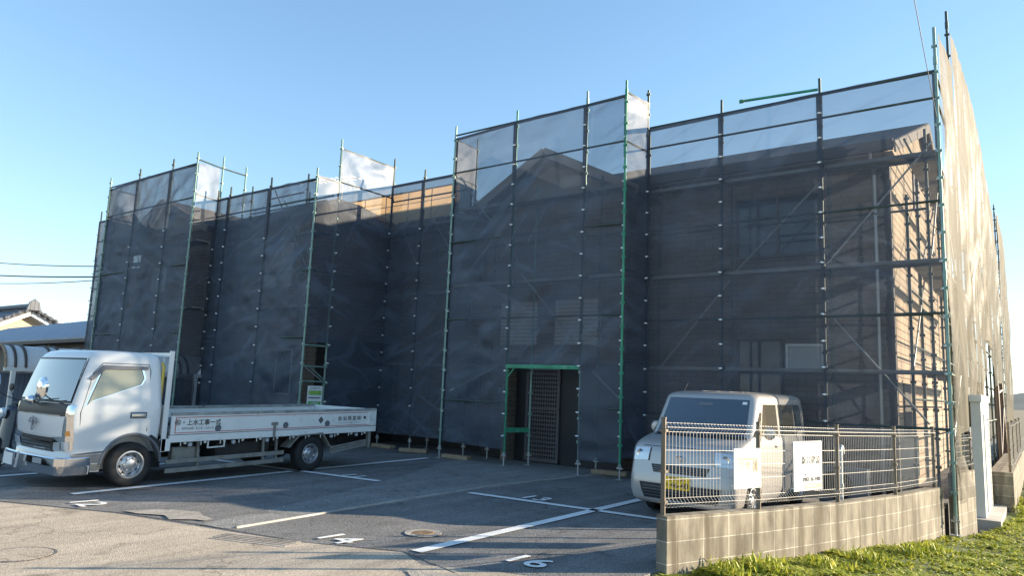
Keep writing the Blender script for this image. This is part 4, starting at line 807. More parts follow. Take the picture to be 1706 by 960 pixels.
front_patch(VL, [(-.69, 1.055), (.69, 1.055), (.63, 1.09), (-.63, 1.09)], 16, 2, .004).build('cowl', MAT['dark'], V, smooth=True)
for s in (-1, 1):
    side_patch(VL, [(y, z) for y, z in ((1.08, 1.10), (1.86, 1.085), (1.84, 1.53), (1.26, 1.53))], s, .006, MAT['vansideglass'], 'side_window', V)
    side_patch(VL, [(y, z) for y, z in ((1.96, 1.085), (2.72, 1.085), (2.70, 1.53), (1.94, 1.53))], s, .006, MAT['vansideglass'], 'side_window', V)
    side_patch(VL, [(y, z) for y, z in ((2.78, 1.10), (3.16, 1.14), (3.13, 1.45), (3.05, 1.53), (2.76, 1.53))], s, .006, MAT['vanglass'], 'quarter_window', V)
    side_patch(VL, [(y, z) for y, z in ((.74, 1.09), (1.02, 1.095), (1.16, 1.42), (1.08, 1.42))], s, .006, MAT['vansideglass'], 'quarter_window', V)
    # door seams and handles
    mb = MB()
    for pl_ in ([(.98, .34), (.96, .9), (1.04, 1.07)], [(1.91, .30), (1.91, 1.07), (1.89, 1.56)], [(2.75, .62), (2.78, 1.07), (2.73, 1.56)]):
        mb.tube([(s*(lv_at(VL, z, 3)+.001), y, z) for y, z in pl_], .004, 5)
    mb.build('door_seam', MAT['dark'], V)
    for y in (1.72, 2.58): MB().box(min(s*.738, s*.765), max(s*.738, s*.765), y-.08, y+.08, .93, .96).build('door_handle', MAT['silver'], V, bevel=.006)
    # mirrors
    MB().lathe([(.001, -.035), (.06, -.03), (.085, 0), (.075, .04), (.001, .05)], 'Y', c=(s*.83, 1.06, 1.14), n=16).build('mirror', MAT['silver'], V, smooth=True)
    # headlights
    o = front_patch(VL, [(s*.46, .74), (s*.735, .72), (s*.73, .895), (s*.44, .905)], 14, 6, .007).build('headlight', MAT['lamp'], V, smooth=True)
    MB().lathe([(0, -.004), (.05, -.012), (.055, 0)], 'Y', c=(s*.59, lv_at(VL, .82, 1)+.0, .82), n=20).build('lamp_bowl', MAT['chrome'], V, smooth=True)
    mb = MB(); mb.tube([(-.0, 0, 0), (0, 0, 0)], .001, 4)
    front_patch(VL, [(s*.44, .735), (s*.46, .735), (s*.44, .91), (s*.425, .91)], 1, 6, .0075).build('lamp_edge', MAT['dark'], V)
front_patch(VL, [(-.36, .60), (.36, .60), (.40, .70), (-.40, .70)], 18, 3, .006).build('upper_grille', MAT['dark'], V)
mb = MB()
for z in (.625, .65, .675):
    g = front_patch(VL, [(-.36, z-.004), (.36, z-.004), (.36, z+.004), (-.36, z+.004)], 18, 1, .012); mb.add(g.v, g.f)
mb.build('grille_bar', MAT['greytrim'], V)
front_patch(VL, [(-.50, .26), (.50, .26), (.56, .46), (-.56, .46)], 18, 4, .006).build('lower_grille', MAT['dark'], V)
mb = MB()
for z in (.30, .34, .38, .42):
    g = front_patch(VL, [(-.5, z-.004), (.5, z-.004), (.5, z+.004), (-.5, z+.004)], 18, 1, .012); mb.add(g.v, g.f)
mb.build('grille_bar', MAT['greytrim'], V)
front_patch(VL, [(-.56, .925), (.56, .925), (.56, .932), (-.56, .932)], 20, 1, .004).build('bonnet_seam', MAT['dark'], V)
# emblem: an upright oval ring holding two smaller ovals
mb = MB(); zc = .79; yb = lv_at(VL, zc, 1)-.055-.012
def oval(cx, cz, a, b, r=.0045): return [(cx+a*math.cos(t*2*PI/24), yb, cz+b*math.sin(t*2*PI/24)) for t in range(25)]
mb.tube(oval(0, zc, .062, .042), .0055, 6); mb.tube(oval(0, zc+.012, .036, .02), .004, 6); mb.tube(oval(0, zc, .018, .04), .004, 6); mb.build('emblem', MAT['chrome'], V, smooth=True)
# plate
P_ = MB().box(-.165, .165, -.088, -.072, .405, .57).build('number_plate', MAT['yellow'], V, bevel=.003)
font_mesh('宮崎 581', .058, 'lettering', MAT['ink'], P_, (.0, -.0890, .535), (PI/2, 0, 0)); font_mesh('46-40', .105, 'lettering', MAT['ink'], P_, (.03, -.0890, .458), (PI/2, 0, 0), bold=.002); font_mesh('た', .05, 'lettering', MAT['ink'], P_, (-.135, -.0890, .458), (PI/2, 0, 0))
# roof ribs, wipers, antenna, stickers
mb = MB()
for x in (-.3, -.1, .1, .3): mb.box(x-.015, x+.015, 1.55, 2.95, 1.688, 1.698)
mb.build('roof_rib', MAT['silver'], V, bevel=.003)
for x0, x1 in ((-.55, -.05), (.05, .55)): MB().tube([(x0, .58, 1.10), (x1, .66, 1.13)], .006, 6).build('wiper', MAT['dark'], V)
MB().tube([(-.50, 1.3, 1.66), (-.52, 1.5, 1.80)], .004, 6).build('aerial', MAT['dark'], V)
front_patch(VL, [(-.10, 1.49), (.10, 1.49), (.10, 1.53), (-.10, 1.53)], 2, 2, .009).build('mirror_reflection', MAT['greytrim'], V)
o = front_patch(VL, [(.50, 1.52), (.56, 1.52), (.56, 1.555), (.50, 1.555)], 2, 2, .009).build('sticker', MAT['sign'], V)

# ------------------------------------------------------------------ flatbed truck (front towards -Y)
TX, TY = -11.53, 4.33
T = empty('flatbed_truck', (TX, TY, 0), label='white flatbed truck with chrome bumper and red lined side boards', cat='truck')
TL = [(.24, .10, 1.26, .90, .08, .03), (.36, .07, 1.28, .925, .10, .04), (.60, .04, 1.30, .93, .12, .05), (.90, .02, 1.31, .93, .10, .055), (1.08, .02, 1.31, .928, .10, .055), (1.16, .04, 1.31, .922, .10, .055),
      (1.50, .13, 1.29, .885, .10, .055), (1.80, .215, 1.26, .85, .10, .055), (1.855, .25, 1.24, .83, .12, .055), (1.893, .29, 1.22, .80, .13, .05), (1.918, .38, 1.16, .74, .14, .04), (1.93, .6, 1.0, .5, .15, .02)]
cab = loft(TL).build('cab', MAT['white'], T)
cut_wheels(cab, [(.90, .31, .42)], .90)
cab.data.polygons.foreach_set('use_smooth', [True]*len(cab.data.polygons)); cab.data.set_sharp_from_angle(angle=rad(38))
# windscreen
front_patch(TL, [(-.86, 1.17), (.86, 1.17), (.81, 1.80), (-.81, 1.80)], 26, 8, .004).build('windscreen_seal', MAT['dark'], T, smooth=True)
front_patch(TL, [(-.83, 1.20), (.83, 1.20), (.78, 1.775), (-.78, 1.775)], 26, 8, .009).build('windscreen', MAT['windshield'], T, smooth=True)
front_patch(TL, [(-.80, .99), (.80, .99), (.86, 1.16), (-.86, 1.16)], 22, 4, .006).build('cowl_panel', MAT['dark'], T, smooth=True)
front_patch(TL, [(-.70, .99), (.70, .99), (.70, 1.005), (-.70, 1.005)], 22, 1, .016).build('cowl_trim', MAT['chrome'], T)
for s in (-1, 1):
    front_patch(TL, [(s*.78, .70), (s*.925, .72), (s*.92, 1.15), (s*.82, 1.15)], 8, 8, .008).build('corner_panel', MAT['chrome'], T, smooth=True)
    front_patch(TL, [(s*.56, .52), (s*.92, .54), (s*.925, .72), (s*.52, .70)], 12, 5, .010).build('lamp_housing', MAT['chrome'], T, smooth=True)
    L1 = front_patch(TL, [(s*.56, .525), (s*.74, .535), (s*.74, .64), (s*.58, .63)], 6, 4, .020).build('headlight', MAT['lamp'], T, smooth=True)
    front_patch(TL, [(s*.76, .535), (s*.90, .545), (s*.90, .66), (s*.76, .645)], 6, 4, .018).build('headlight', MAT['lamp'], T, smooth=True)
    front_patch(TL, [(s*.84, .73), (s*.905, .735), (s*.90, .80), (s*.845, .795)], 4, 3, .012).build('turn_signal', MAT['amber'], T, smooth=True)
front_patch(TL, [(-.56, .50), (.56, .50), (.52, .69), (-.52, .69)], 18, 4, .010).build('grille', MAT['dark'], T)
for z in (.535, .58, .625):
    g = front_patch(TL, [(-.50, z-.008), (.50, z-.008), (.50, z+.008), (-.50, z+.008)], 18, 1, .022); g.build('grille_bar', MAT['chrome'], T)
front_patch(TL, [(-.76, .72), (.76, .72), (.80, .975), (-.80, .975)], 20, 5, .010).build('front_panel', MAT['white'], T, smooth=True)
# curled three-lobe emblem
yb = -.062-.014; zc = .86
def curl(cx, cz, pts_): return [(cx+a, yb, cz+b) for a, b in pts_]
mb = MB()
for s in (-1, 1):
    mb.tube(curl(0, zc, [(0, 0), (s*.04, .03), (s*.09, .025), (s*.12, .05), (s*.09, .075), (s*.06, .06)]), .006, 6)
    mb.tube(curl(0, zc, [(s*.01, -.01), (s*.06, 0), (s*.13, .01), (s*.16, .03)]), .005, 6)
    mb.tube(curl(0, zc, [(0, -.01), (s*.035, -.04), (s*.03, -.08), (s*.0, -.095)]), .006, 6)
    mb.tube(curl(0, zc, [(0, .01), (s*.025, .05), (s*.015, .085), (s*.045, .095)]), .005, 6)
mb.build('emblem', MAT['greytrim'], T, smooth=True)
# bumper
BL = [(.20, -.03, .4, .90, .10, .05), (.215, -.06, .4, .925, .11, .05), (.33, -.075, .42, .937, .12, .05), (.335, -.085, .42, .94, .12, .05), (.435, -.085, .42, .94, .12, .05), (.45, -.07, .4, .93, .12, .05)]
loft(BL).build('bumper', MAT['chrome'], T, smooth=True, angle=25)
front_patch(BL, [(.30, .345), (.55, .345), (.55, .42), (.30, .42)], 5, 3, .006).build('fog_lamp', MAT['lamp'], T)
front_patch(BL, [(-.55, .345), (-.30, .345), (-.30, .42), (-.55, .42)], 5, 3, .006).build('fog_lamp', MAT['lamp'], T)
PL = MB().box(-.52, -.22, -.20, -.19, .27, .43).build('number_plate', MAT['sign'], T)
for x in (-.60, -.14): MB().add([(x-.05, -.16, .24), (x+.02, -.20, .24), (x+.08, -.20, .46), (x+.01, -.16, .46), (x-.05, -.14, .24), (x+.02, -.17, .24), (x+.08, -.17, .46), (x+.01, -.14, .46)], [(0, 1, 2, 3), (7, 6, 5, 4), (0, 4, 5, 1), (2, 6, 7, 3), (1, 5, 6, 2), (0, 3, 7, 4)]).build('bumper_guard', MAT['white'], T)
# flank details on both sides
for s in (-1, 1):
    win = [(.23, 1.16), (.29, 1.22), (.93, 1.45), (.975, 1.54), (.93, 1.68), (.42, 1.68)]
    def gr(p, k): cx = sum(a for a, b in p)/len(p); cz = sum(b for a, b in p)/len(p); return [(cx+(a-cx)*k, cz+(b-cz)*k) for a, b in p]
    door = MB()
    seam = [(.19, .30), (.15, 1.05), (.28, 1.60), (.40, 1.74), (1.05, 1.745), (1.08, 1.65), (1.08, .78)]
    door.tube([(s*(lv_at(TL, z, 3)+.0005), y, z) for y, z in seam], .006, 5)
    D = door.build('door', MAT['dark'], T)
    side_patch(TL, gr(win, 1.12), s, .004, MAT['chrome'], 'window_frame', D); side_patch(TL, gr(win, 1.035), s, .006, MAT['dark'], 'window_seal', D)
    side_patch(TL, win, s, .008, MAT['doorglass'], 'door_window', D)
    o = MB().add([(s*(lv_at(TL, z, 3)+f), y, z) for f in (.006, .03) for y, z in ((.22, 1.52), (.40, 1.71), (1.03, 1.72), (1.03, 1.67), (.43, 1.655), (.27, 1.50))], [(0, 1, 2, 3, 4, 5), (11, 10, 9, 8, 7, 6)]+[(i, (i+1) % 6, (i+1) % 6+6, i+6) for i in range(6)]).build('rain_visor', MAT['greytrim'], D)
    xx = sorted((s*.93, s*.952)); MB().box(xx[0], xx[1], .84, 1.04, .985, 1.035).build('door_handle', MAT['chrome'], D, bevel=.012)
    MB().box(min(s*.925, s*.934), max(s*.925, s*.934), .82, 1.06, .965, 1.055).build('handle_recess', MAT['greytrim'], D, bevel=.004)
    side_patch(TL, [(.09, .47), (.53, .50), (.53, .525), (.09, .495)], s, .010, MAT['chrome'], 'sill_strip', T)
    side_patch(TL, [(.10, .36), (.49, .36), (.52, .49), (.09, .465)], s, .007, MAT['greytrim'], 'sill_panel', T)
    side_patch(TL, [(.12, .25), (.48, .25), (.49, .35), (.10, .35)], s, .006, MAT['frame_grey'], 'step', T)
    # arch lip
    mb = MB(); pts_ = [(s*(lv_at(TL, .31+.43*math.sin(a), 3)-.0), .90+.43*math.cos(a), .31+.43*math.sin(a)) for a in np.linspace(PI*.98, 0.05, 22)]
    mb.tube(pts_, .022, 8); mb.build('arch_trim', MAT['greytrim'], T, smooth=True)
    side_patch(TL, [(1.315, .30), (1.34, .30), (1.31, .62), (1.15, .73), (1.10, .70)], s, .012, MAT['dark'], 'mud_flap', T)
    # mirror on arm
    mb = MB().tube([(s*.80, .05, 1.14), (s*.72, -.12, 1.20), (s*.62, -.20, 1.27)] if s > 0 else [(-.88, .05, 1.14), (-.98, -.12, 1.20), (-1.02, -.20, 1.27)], .008, 6); mb.build('mirror_arm', MAT['dark'], T)
    MB().lathe([(.001, -.05), (.05, -.045), (.085, -.01), (.085, .03), (.07, .035), (.001, .035)], 'Y', c=(0, 0, 0), n=20).build('mirror', MAT['chrome'], T, smooth=True)
    mo = S.collection.objects[-1]; mo.location = (s*.60 if s > 0 else -1.02, -.24, 1.37); mo.scale = (1.15, .8, 1.75); mo.rotation_euler = (0, 0, rad(12)*s)
MB().lathe([(.001, -.07), (.05, -.065), (.085, -.02), (.08, .02), (.001, .03)], 'Y', c=(0, 0, 0), n=20).build('under_mirror', MAT['chrome'], T, smooth=True); mo = S.collection.objects[-1]; mo.location = (.04, -.14, 1.19); mo.scale = (1.15, 1, .75)
MB().tube([(.04, -.1, 1.16), (.04, -.03, 1.12)], .008, 6).build('mirror_arm', MAT['dark'], T)
for x0 in (-.62, .02): MB().tube([(x0, -.06, 1.165), (x0+.28, -.075, 1.20), (x0+.62, -.03, 1.23)], .007, 6).build('wiper', MAT['dark'], T)
for s in (-1, 1): wheel(T, 'wheel', s*.84, .90, .31, .315, .185, .19, s)
for s in (-1, 1): wheel(T, 'wheel', s*.83, 4.07, .31, .315, .165, .20, s)
# chassis
MB().box(-.38, -.30, .8, 5.4, .42, .58).build('chassis_rail', MAT['under'], T); MB().box(.30, .38, .8, 5.4, .42, .58).build('chassis_rail', MAT['under'], T)
MB().tube([(-.7, 4.07, .31), (.7, 4.07, .31)], .06, 12).lathe([(.001, -.15), (.12, -.1), (.15, 0), (.12, .1), (.001, .15)], 'X', c=(0, 4.07, .31), n=16).build('axle', MAT['under'], T, smooth=True)
MB().box(-.8, -.42, 1.6, 2.5, .25, .55).build('battery_box', MAT['under'], T, bevel=.02); MB().box(.30, .8, 2.3, 3.3, .28, .58).build('fuel_tank', MAT['under'], T, bevel=.04)
MB().box(.72, .84, 1.55, 1.95, .30, .52).build('air_box', MAT['frame_grey'], T, bevel=.01)
MB().box(-.6, .6, .3, 1.5, .2, .5).build('engine', MAT['under'], T)
# bed: slopes up slightly to the rear
tz = lambda y: .017*(y-1.42)
def sk(mb): mb.v = [(x, y, z+tz(y)) for x, y, z in mb.v]; return mb
Y0, Y1, XS = 1.42, 5.57, .96
bed = sk(MB().box(-XS+.02, XS-.02, Y0, Y1, .70, .735)).build('bed_floor', MAT['bedwood'], T)
for s in (-1, 1):
    xa, xb = sorted((s*(XS-.035), s*XS))
    G_ = sk(MB().box(xa, xb, Y0+.01, Y1-.03, .715, 1.0)).build('side_gate', [MAT['white_worn'], MAT['bedgate_in']], T, bevel=.006)
    sk(MB().box(*sorted((s*(XS-.045), s*(XS+.006))), Y0+.01, Y1-.03, 1.0, 1.045)).build('gate_cap', MAT['bedgate_in'], G_)
    sk(MB().box(*sorted((s*(XS-.06), s*(XS+.004))), Y0, Y1, .60, .705)).build('side_sill', MAT['white_worn'], T, bevel=.006)
    xf = s*(XS+.0015)
    for (a, b, c, d_) in ((Y0+.07, Y1-.15, .965, .975), (Y0+.07, Y1-.15, .735, .745), (Y0+.07, Y0+.082, .745, .965), (Y1-.162, Y1-.15, .745, .965)):
        sk(MB().box(*sorted((s*XS, s*(XS+.002))), a, b, c, d_)).build('red_line', MAT['red'], G_)
    if s > 0:
        for y in (2.20, 3.47, 4.37):   # rope hook cups
            sk(MB().lathe([(0, .001), (.035, .001), (.045, .008), (.052, .008), (.055, 0)], 'X', c=(XS, y, .79), n=24)).build('hook_cup', MAT['greytrim'], G_, smooth=True)
        sk(MB().box(XS, XS+.02, 3.18, 3.30, .80, .85).box(XS, XS+.03, 3.225, 3.255, .60, .80)).build('latch', MAT['frame_grey'], G_)
        sk(MB().box(XS, XS+.02, 5.36, 5.42, .74, .98)).build('corner_latch', MAT['white_worn'], G_)
        # lettering
        def side_text(t, sz, y, z, m='ink', bold=0): font_mesh(t, sz, 'lettering', MAT[m], G_, (XS+.003, y, z+tz(y)), (PI/2, 0, PI/2), .0008, bold)
        side_text('㊨・上水工事一式', .095, 1.86, .885, bold=.0015); side_text('給排水設備・管工事・水道工事', .038, 1.86, .80, 'ink_grey')
        [side_text(c_, .098, 4.66+.115*k_, .862) for k_, c_ in enumerate('新栄興業㈱')]; sk(MB().box(XS+.0025, XS+.0035, 4.58, 5.15, .785, .79)).build('underline', MAT['ink_grey'], G_)
        MB().lathe([(0, .003), (.028, .003), (.028, 0)], 'X', c=(XS, 5.27, .875+tz(5.27)), n=20).build('dot_mark', MAT['ink'], G_)
        dm = MB(); dm.add([(XS+.0025, 4.16, .855), (XS+.0025, 4.22, .79), (XS+.0025, 4.28, .855), (XS+.0025, 4.22, .92)], [(0, 1, 2, 3)]); sk(dm).build('diamond_mark', MAT['ink'], G_, recalc=False)
        dm = MB()
        for (cy2, cz2) in ((0, .025), (0, -.025), (-.024, 0), (.024, 0)): dm.add([(XS+.0034, 4.22+cy2-.017, .855+cz2), (XS+.0034, 4.22+cy2, .855+cz2-.018), (XS+.0034, 4.22+cy2+.017, .855+cz2), (XS+.0034, 4.22+cy2, .855+cz2+.018)], [(0, 1, 2, 3)])
        sk(dm).build('diamond_core', MAT['frame_grey'], G_, recalc=False)
    # marker lamps, hooks, brackets under the sill
    for y in (1.78, 2.52, 3.15, 4.52, 5.12):
        MB().lathe([(0, 0), (.032, -.001*s), (.034, -.03*s)], 'X', c=(s*(XS-.03), y, .555+tz(y)), n=18).build('marker_lamp', MAT['lamp'], T, smooth=True)
    mb = MB()
    for y in np.arange(1.62, 5.5, .33): mb.box(s*(XS-.03)-.006, s*(XS-.03)+.006, y-.006, y+.006, .54+tz(y), .60+tz(y)).box(s*(XS-.03)-.008, s*(XS-.03)+.008, y+.05, y+.085, .565+tz(y), .60+tz(y))
    mb.build('rope_hook', MAT['white_worn'], T)
    # guard rails
    for za, zb in ((.28, .345), (.15, .215)):
        MB().add([(x, y, z) for x in sorted((s*(XS-.06), s*(XS-.03))) for y, z in ((1.42, za), (3.5, za+.05), (3.5, zb+.05), (1.42, zb))], [(0, 1, 2, 3), (7, 6, 5, 4), (0, 4, 5, 1), (1, 5, 6, 2), (2, 6, 7, 3), (3, 7, 4, 0)]).build('guard_rail', MAT['frame_grey'], T)
    for y in (1.95, 3.12, 3.38): MB().bar((s*(XS-.08), y, .20), (s*(XS-.08), y-.02, .62), .03, .035).build('rail_bracket', MAT['frame_grey'], T)
    MB().bar((s*(XS-.05), 2.08, .50), (s*(XS-.05), 2.36, .51), .02, .02).bar((s*(XS-.05), 2.08, .49), (s*(XS-.05), 2.08, .62), .02, .02, up=(0, 1, 0)).bar((s*(XS-.05), 2.36, .50), (s*(XS-.05), 2.36, .62), .02, .02, up=(0, 1, 0)).build('hook_frame', MAT['white_worn'], T)
    # rear fender and rear guard
    mb = MB(); fp = [(3.56, .44), (3.78, .64), (4.28, .67), (4.47, .42)]
    for (a, b), (c, d_) in zip(fp, fp[1:]): mb.bar((s*.85, a, b), (s*.85, c, d_), .24, .022, up=(0, 0, 1))
    mb.build('rear_fender', MAT['frame_grey'], T)
    mb = MB()
    for k in range(3): mb.add([(x, y, z) for x in sorted((s*(XS-.05), s*(XS-.03))) for y, z in ((4.50, .29+k*.045), (5.38, .40+k*.045), (5.38, .435+k*.045), (4.50, .325+k*.045))], [(0, 1, 2, 3), (7, 6, 5, 4), (0, 4, 5, 1), (1, 5, 6, 2), (2, 6, 7, 3), (3, 7, 4, 0)])
    mb.build('rear_guard', MAT['frame_grey'], T)
    MB().box(*sorted((s*(XS-.09), s*(XS-.02))), Y1-.16, Y1-.10, .36, .66).build('rear_bracket', MAT['frame_grey'], T)
    # headboard posts
    P1 = MB().box(*sorted((s*(XS-.03), s*(XS+.005))), 1.30, 1.37, .47, 1.97).build('headboard_post', MAT['white'], T, bevel=.006)
sk(MB().box(-XS, XS, Y1-.03, Y1, .715, 1.03)).build('tailgate', MAT['white_worn'], T, bevel=.006)
MB().box(-XS+.03, XS-.03, 1.32, 1.36, 1.88, 1.94).build('headboard_bar', MAT['white'], T); MB().box(-XS+.03, XS-.03, 1.33, 1.36, .72, 1.15).build('headboard_panel', MAT['white_worn'], T)
for k in range(5): MB().box(-.7+k*.35-.01, -.7+k*.35+.01, 1.335, 1.355, 1.15, 1.88).build('headboard_bar', MAT['white'], T)
MB().tube([(.84, 1.28, .9), (.85, 1.28, 1.72), (.8, 1.28, 1.78)], .022, 8).build('hose', MAT['yellowhose'], T, smooth=True)
MB().box(.90, .965, 1.30, 1.44, .48, .66).build('front_bracket', MAT['white_worn'], T)
font_mesh('', .01, 'x', MAT['ink']); bpy.data.objects.remove(S.collection.objects[-1])
# roll of dark sheet on the bed
tag(MB().tube([(-11.9, 6.3, .83), (-11.8, 8.1, .86)], .07, 12).build('rolled_mat', MAT['greytrim'], smooth=True), 'dark rolled mat lying on the bed of the flatbed truck', 'roll')

# notice board at the stair access
E2 = empty('notice_board', (-13.72, 10.86, 1.22), PI/2, label='small white and green notice board tied to the left wing scaffold', cat='sign')
MB().box(-.21, .21, -.004, .004, -.26, .26).build('board', MAT['sign'], E2)
MB().box(-.18, .18, -.0065, -.0045, .05, .15).build('colour_panel', MAT['signgreen'], E2); MB().box(-.18, .18, -.0065, -.0045, -.21, -.10).build('colour_panel', MAT['signgreen'], E2); MB().box(-.18, .16, -.0065, -.0045, -.03, .0).build('colour_panel', MAT['greytrim'], E2)
font_mesh('足場使用中', .06, 'lettering', MAT['ink_grey'], E2, (0, -.0065, .2), (PI/2, 0, 0)); font_mesh('安全第一', .088, 'lettering', MAT['signyellow'], E2, (0, -.0075, .10), (PI/2, 0, 0)); font_mesh('点検済', .07, 'lettering', MAT['sign'], E2, (0, -.0075, -.155), (PI/2, 0, 0))

# ------------------------------------------------------------------ background at the left
H = empty('tiled_house', (-58, 20, 0), label='white plastered house with a dark tiled gable roof far at the left', cat='house')
bpy.context.view_layer.update()
def hp(mb, nm, m): o = mb.build(nm, m, H); o.matrix_parent_inverse = H.matrix_world.inverted(); return o
# gable end faces +X, ridge runs away to the left
GX, GY, GZ, PT = -57.5, 20.0, 5.75, .52
hp(MB().prism([(13.2, 0), (26.8, 0), (26.8, GZ-.25-PT*6.8), (GY, GZ-.25), (13.2, GZ-.25-PT*6.8)], GX-.3, GX, 'X'), 'gable_wall', MAT['plaster'])
hp(MB().box(-72, GX-.3, 13.2, 26.8, 0, GZ-.4-PT*6.8), 'side_wall', MAT['plaster'])
hp(MB().prism([(GY-2.6, GZ-.55-PT*2.6), (GY+1.8, GZ-2.0), (GY+3.4, GZ-.55-PT*3.4), (GY, GZ-.55)], GX+.01, GX+.06, 'X'), 'gable_panel', MAT['signtan'])
for sg in (-1, 1):
    yo = GY+sg*7.6; zo = GZ-PT*7.6; q = [(GX+.8, GY, GZ), (-72, GY, GZ), (-72, yo, zo), (GX+.8, yo, zo)]
    mb = MB(); mb.add(q+[(x, y, z-.18) for x, y, z in q], [(0, 1, 2, 3), (7, 6, 5, 4), (0, 4, 5, 1), (1, 5, 6, 2), (2, 6, 7, 3), (3, 7, 4, 0)])
    hp(mb, 'roof', MAT['tile'])
    n_ = 80; mb = MB(); mb.tube([(GX+.85, GY+sg*7.6*t/n_, GZ+.05-PT*7.6*t/n_) for t in range(n_+1)], [.10+.05*(t % 4 < 2) for t in range(n_+1)], 8); hp(mb, 'verge_tile', MAT['tile'])
    hp(MB().bar((GX+.6, GY, GZ-.32), (GX+.6, yo, zo-.32), .06, .26), 'bargeboard', MAT['plaster'])
hp(MB().tube([(GX+.95, GY, GZ+.2), (-72, GY, GZ+.2)], .2, 10), 'ridge', MAT['tile'])
hp(MB().prism([(GY-.45, GZ-.1), (GY+.45, GZ-.1), (GY+.3, GZ+.45), (GY, GZ+.7), (GY-.3, GZ+.45)], GX+.85, GX+1.05, 'X'), 'ridge_ornament', MAT['tile'])
e = empty('tv_aerial', (-54.5, 21.6, 3.0), label='thin television aerial on a pole in front of the tiled house', cat='aerial')
MB().tube([(0, 0, 0), (0, 0, 2.0)], .03, 6).build('pole', MAT['alu'], e); mb = MB().tube([(-1.4, 0, 1.9), (1.8, 0, 1.7)], .02, 5)
for k in range(8): mb.tube([(-1.2+k*.4, -.3, 1.89-k*.025), (-1.2+k*.4, .3, 1.89-k*.025)], .012, 4)
mb.build('boom', MAT['alu'], e)
# dark lean-to building between
Wh = empty('warehouse', (-34, 13, 0), label='low dark building with a blue grey metal roof left of the scaffold', cat='building')
bpy.context.view_layer.update()
def wp_(mb, nm, m): o = mb.build(nm, m, Wh); o.matrix_parent_inverse = Wh.matrix_world.inverted(); return o
mb = MB(); a = [(-50, 13.2, 2.72), (-31.0, 13.2, 3.02), (-31.0, 16.5, 4.35), (-50, 16.5, 3.95)]; mb.add(a+[(x, y, z-.16) for x, y, z in a], [(0, 1, 2, 3), (7, 6, 5, 4), (0, 4, 5, 1), (1, 5, 6, 2), (2, 6, 7, 3), (3, 7, 4, 0)]); wp_(mb, 'roof', MAT['metalroof'])
wp_(MB().box(-50, -28, 13.9, 19, 0, 2.9), 'wall', MAT['fascia']); wp_(MB().bar((-50, 13.22, 2.58), (-31, 13.22, 2.88), .06, .14), 'gutter', MAT['fascia'])
for x in (-40, -36): wp_(MB().box(x-.06, x+.06, 13.5, 13.62, 0, 2.7), 'post', MAT['wood'])
# bicycle shelter with curved roof
Bs = empty('bicycle_shelter', (-19.2, 8, 0), label='bicycle shelter with a ribbed curved pale roof behind the truck cab', cat='shelter')
bpy.context.view_layer.update()
def bs(mb, nm, m, **k): o = mb.build(nm, m, Bs, **k); o.matrix_parent_inverse = Bs.matrix_world.inverted(); return o
y0, y1 = 5.95, 12.2
def cv(u, off=0):   # section: from the low front edge (x=-18) up and back
    a = u*PI*.62; r = .52+off; return (-18.52+r*math.cos(a)+(0 if a < PI/2 else -(a-PI/2)*1.5), 1.62+min(r*math.sin(a), r)*.95-(max(0, a-PI/2))*.05)
mb = MB(); mb.grid(lambda u, v: (cv(v)[0], y0+(y1-y0)*u, cv(v)[1]), 40, 18); bs(mb, 'roof_panel', MAT['carport'], smooth=True, solid=.01)
for k, y in enumerate([5.97, 6.16, 6.36, 6.86, 7.06, 7.6, 7.8, 8.35, 8.55, 9.1, 9.3, 9.9, 10.1, 10.7, 10.9, 11.5, 11.7, 12.18]):
    mb = MB(); mb.tube([(cv(t/14, .014)[0], y, cv(t/14, .014)[1]) for t in range(15)], .03, 6); bs(mb, 'rib', MAT['alu_dark'] if k else MAT['rust'], smooth=True)
bs(MB().box(-18.03, -17.97, y0, y1, 1.55, 1.64), 'front_beam', MAT['alu'])
for k in range(5): yy = y0+.15+k*1.4; bs(MB().box(-18.06, -17.98, yy, yy+.08, 0, 1.56), 'post', MAT['alu'])
mb = MB()
for k in range(60): x = -19.6; yy = y0+k*.1; mb.box(x-.01, x+.01, yy, yy+.05, 0, 1.5)
mb.box(-19.64, -19.61, y0, y1, 0, 1.5); bs(mb, 'back_panel', MAT['metalroof'])
# scooter parked beside the truck, only its rear reaches into view
Sc = empty('motor_scooter', (-13.8, 5.2, 0), rad(8), label='dark motor scooter parked on the far side of the truck cab', cat='scooter')
for yy in (-.62, .62):
    w = bpy.data.objects.new('wheel', None); S.collection.objects.link(w); w.parent = Sc; w.location = (0, yy, .25)
    MB().lathe([(.15, -.05), (.22, -.06), (.25, 0), (.22, .06), (.15, .05), (.15, -.05)], 'X', n=28).build('tyre', MAT['tyre'], w, smooth=True); MB().lathe([(.155, -.03), (.13, -.03), (.04, -.05), (.04, .05), (.13, .03), (.155, .03)], 'X', n=24).build('rim', MAT['alu'], w, smooth=True)
BM = mat('scooter_paint', (.03, .033, .045), .3, coat=.6)
MB().grid(lambda u, v: ((.16+.05*math.sin(PI*v))*math.sin((u-.5)*PI), .05+.85*v, .42+.34*math.cos((u-.5)*PI)*(.7+.5*v)), 12, 10).build('rear_body', BM, Sc, smooth=True, solid=.01)
MB().grid(lambda u, v: ((.2-.06*v)*math.sin((u-.5)*PI), -.42-.12*math.cos((u-.5)*PI)-.10*(1-v), .25+.75*v), 12, 8).build('front_shield', BM, Sc, smooth=True, solid=.01)
MB().box(-.14, .14, -.42, .1, .26, .32).build('floor_board', MAT['dark'], Sc, bevel=.02); MB().tube([(0, -.62, .25), (0, -.48, .7), (0, -.40, 1.02)], .025, 8).build('steering_column', MAT['dark'], Sc, smooth=True)
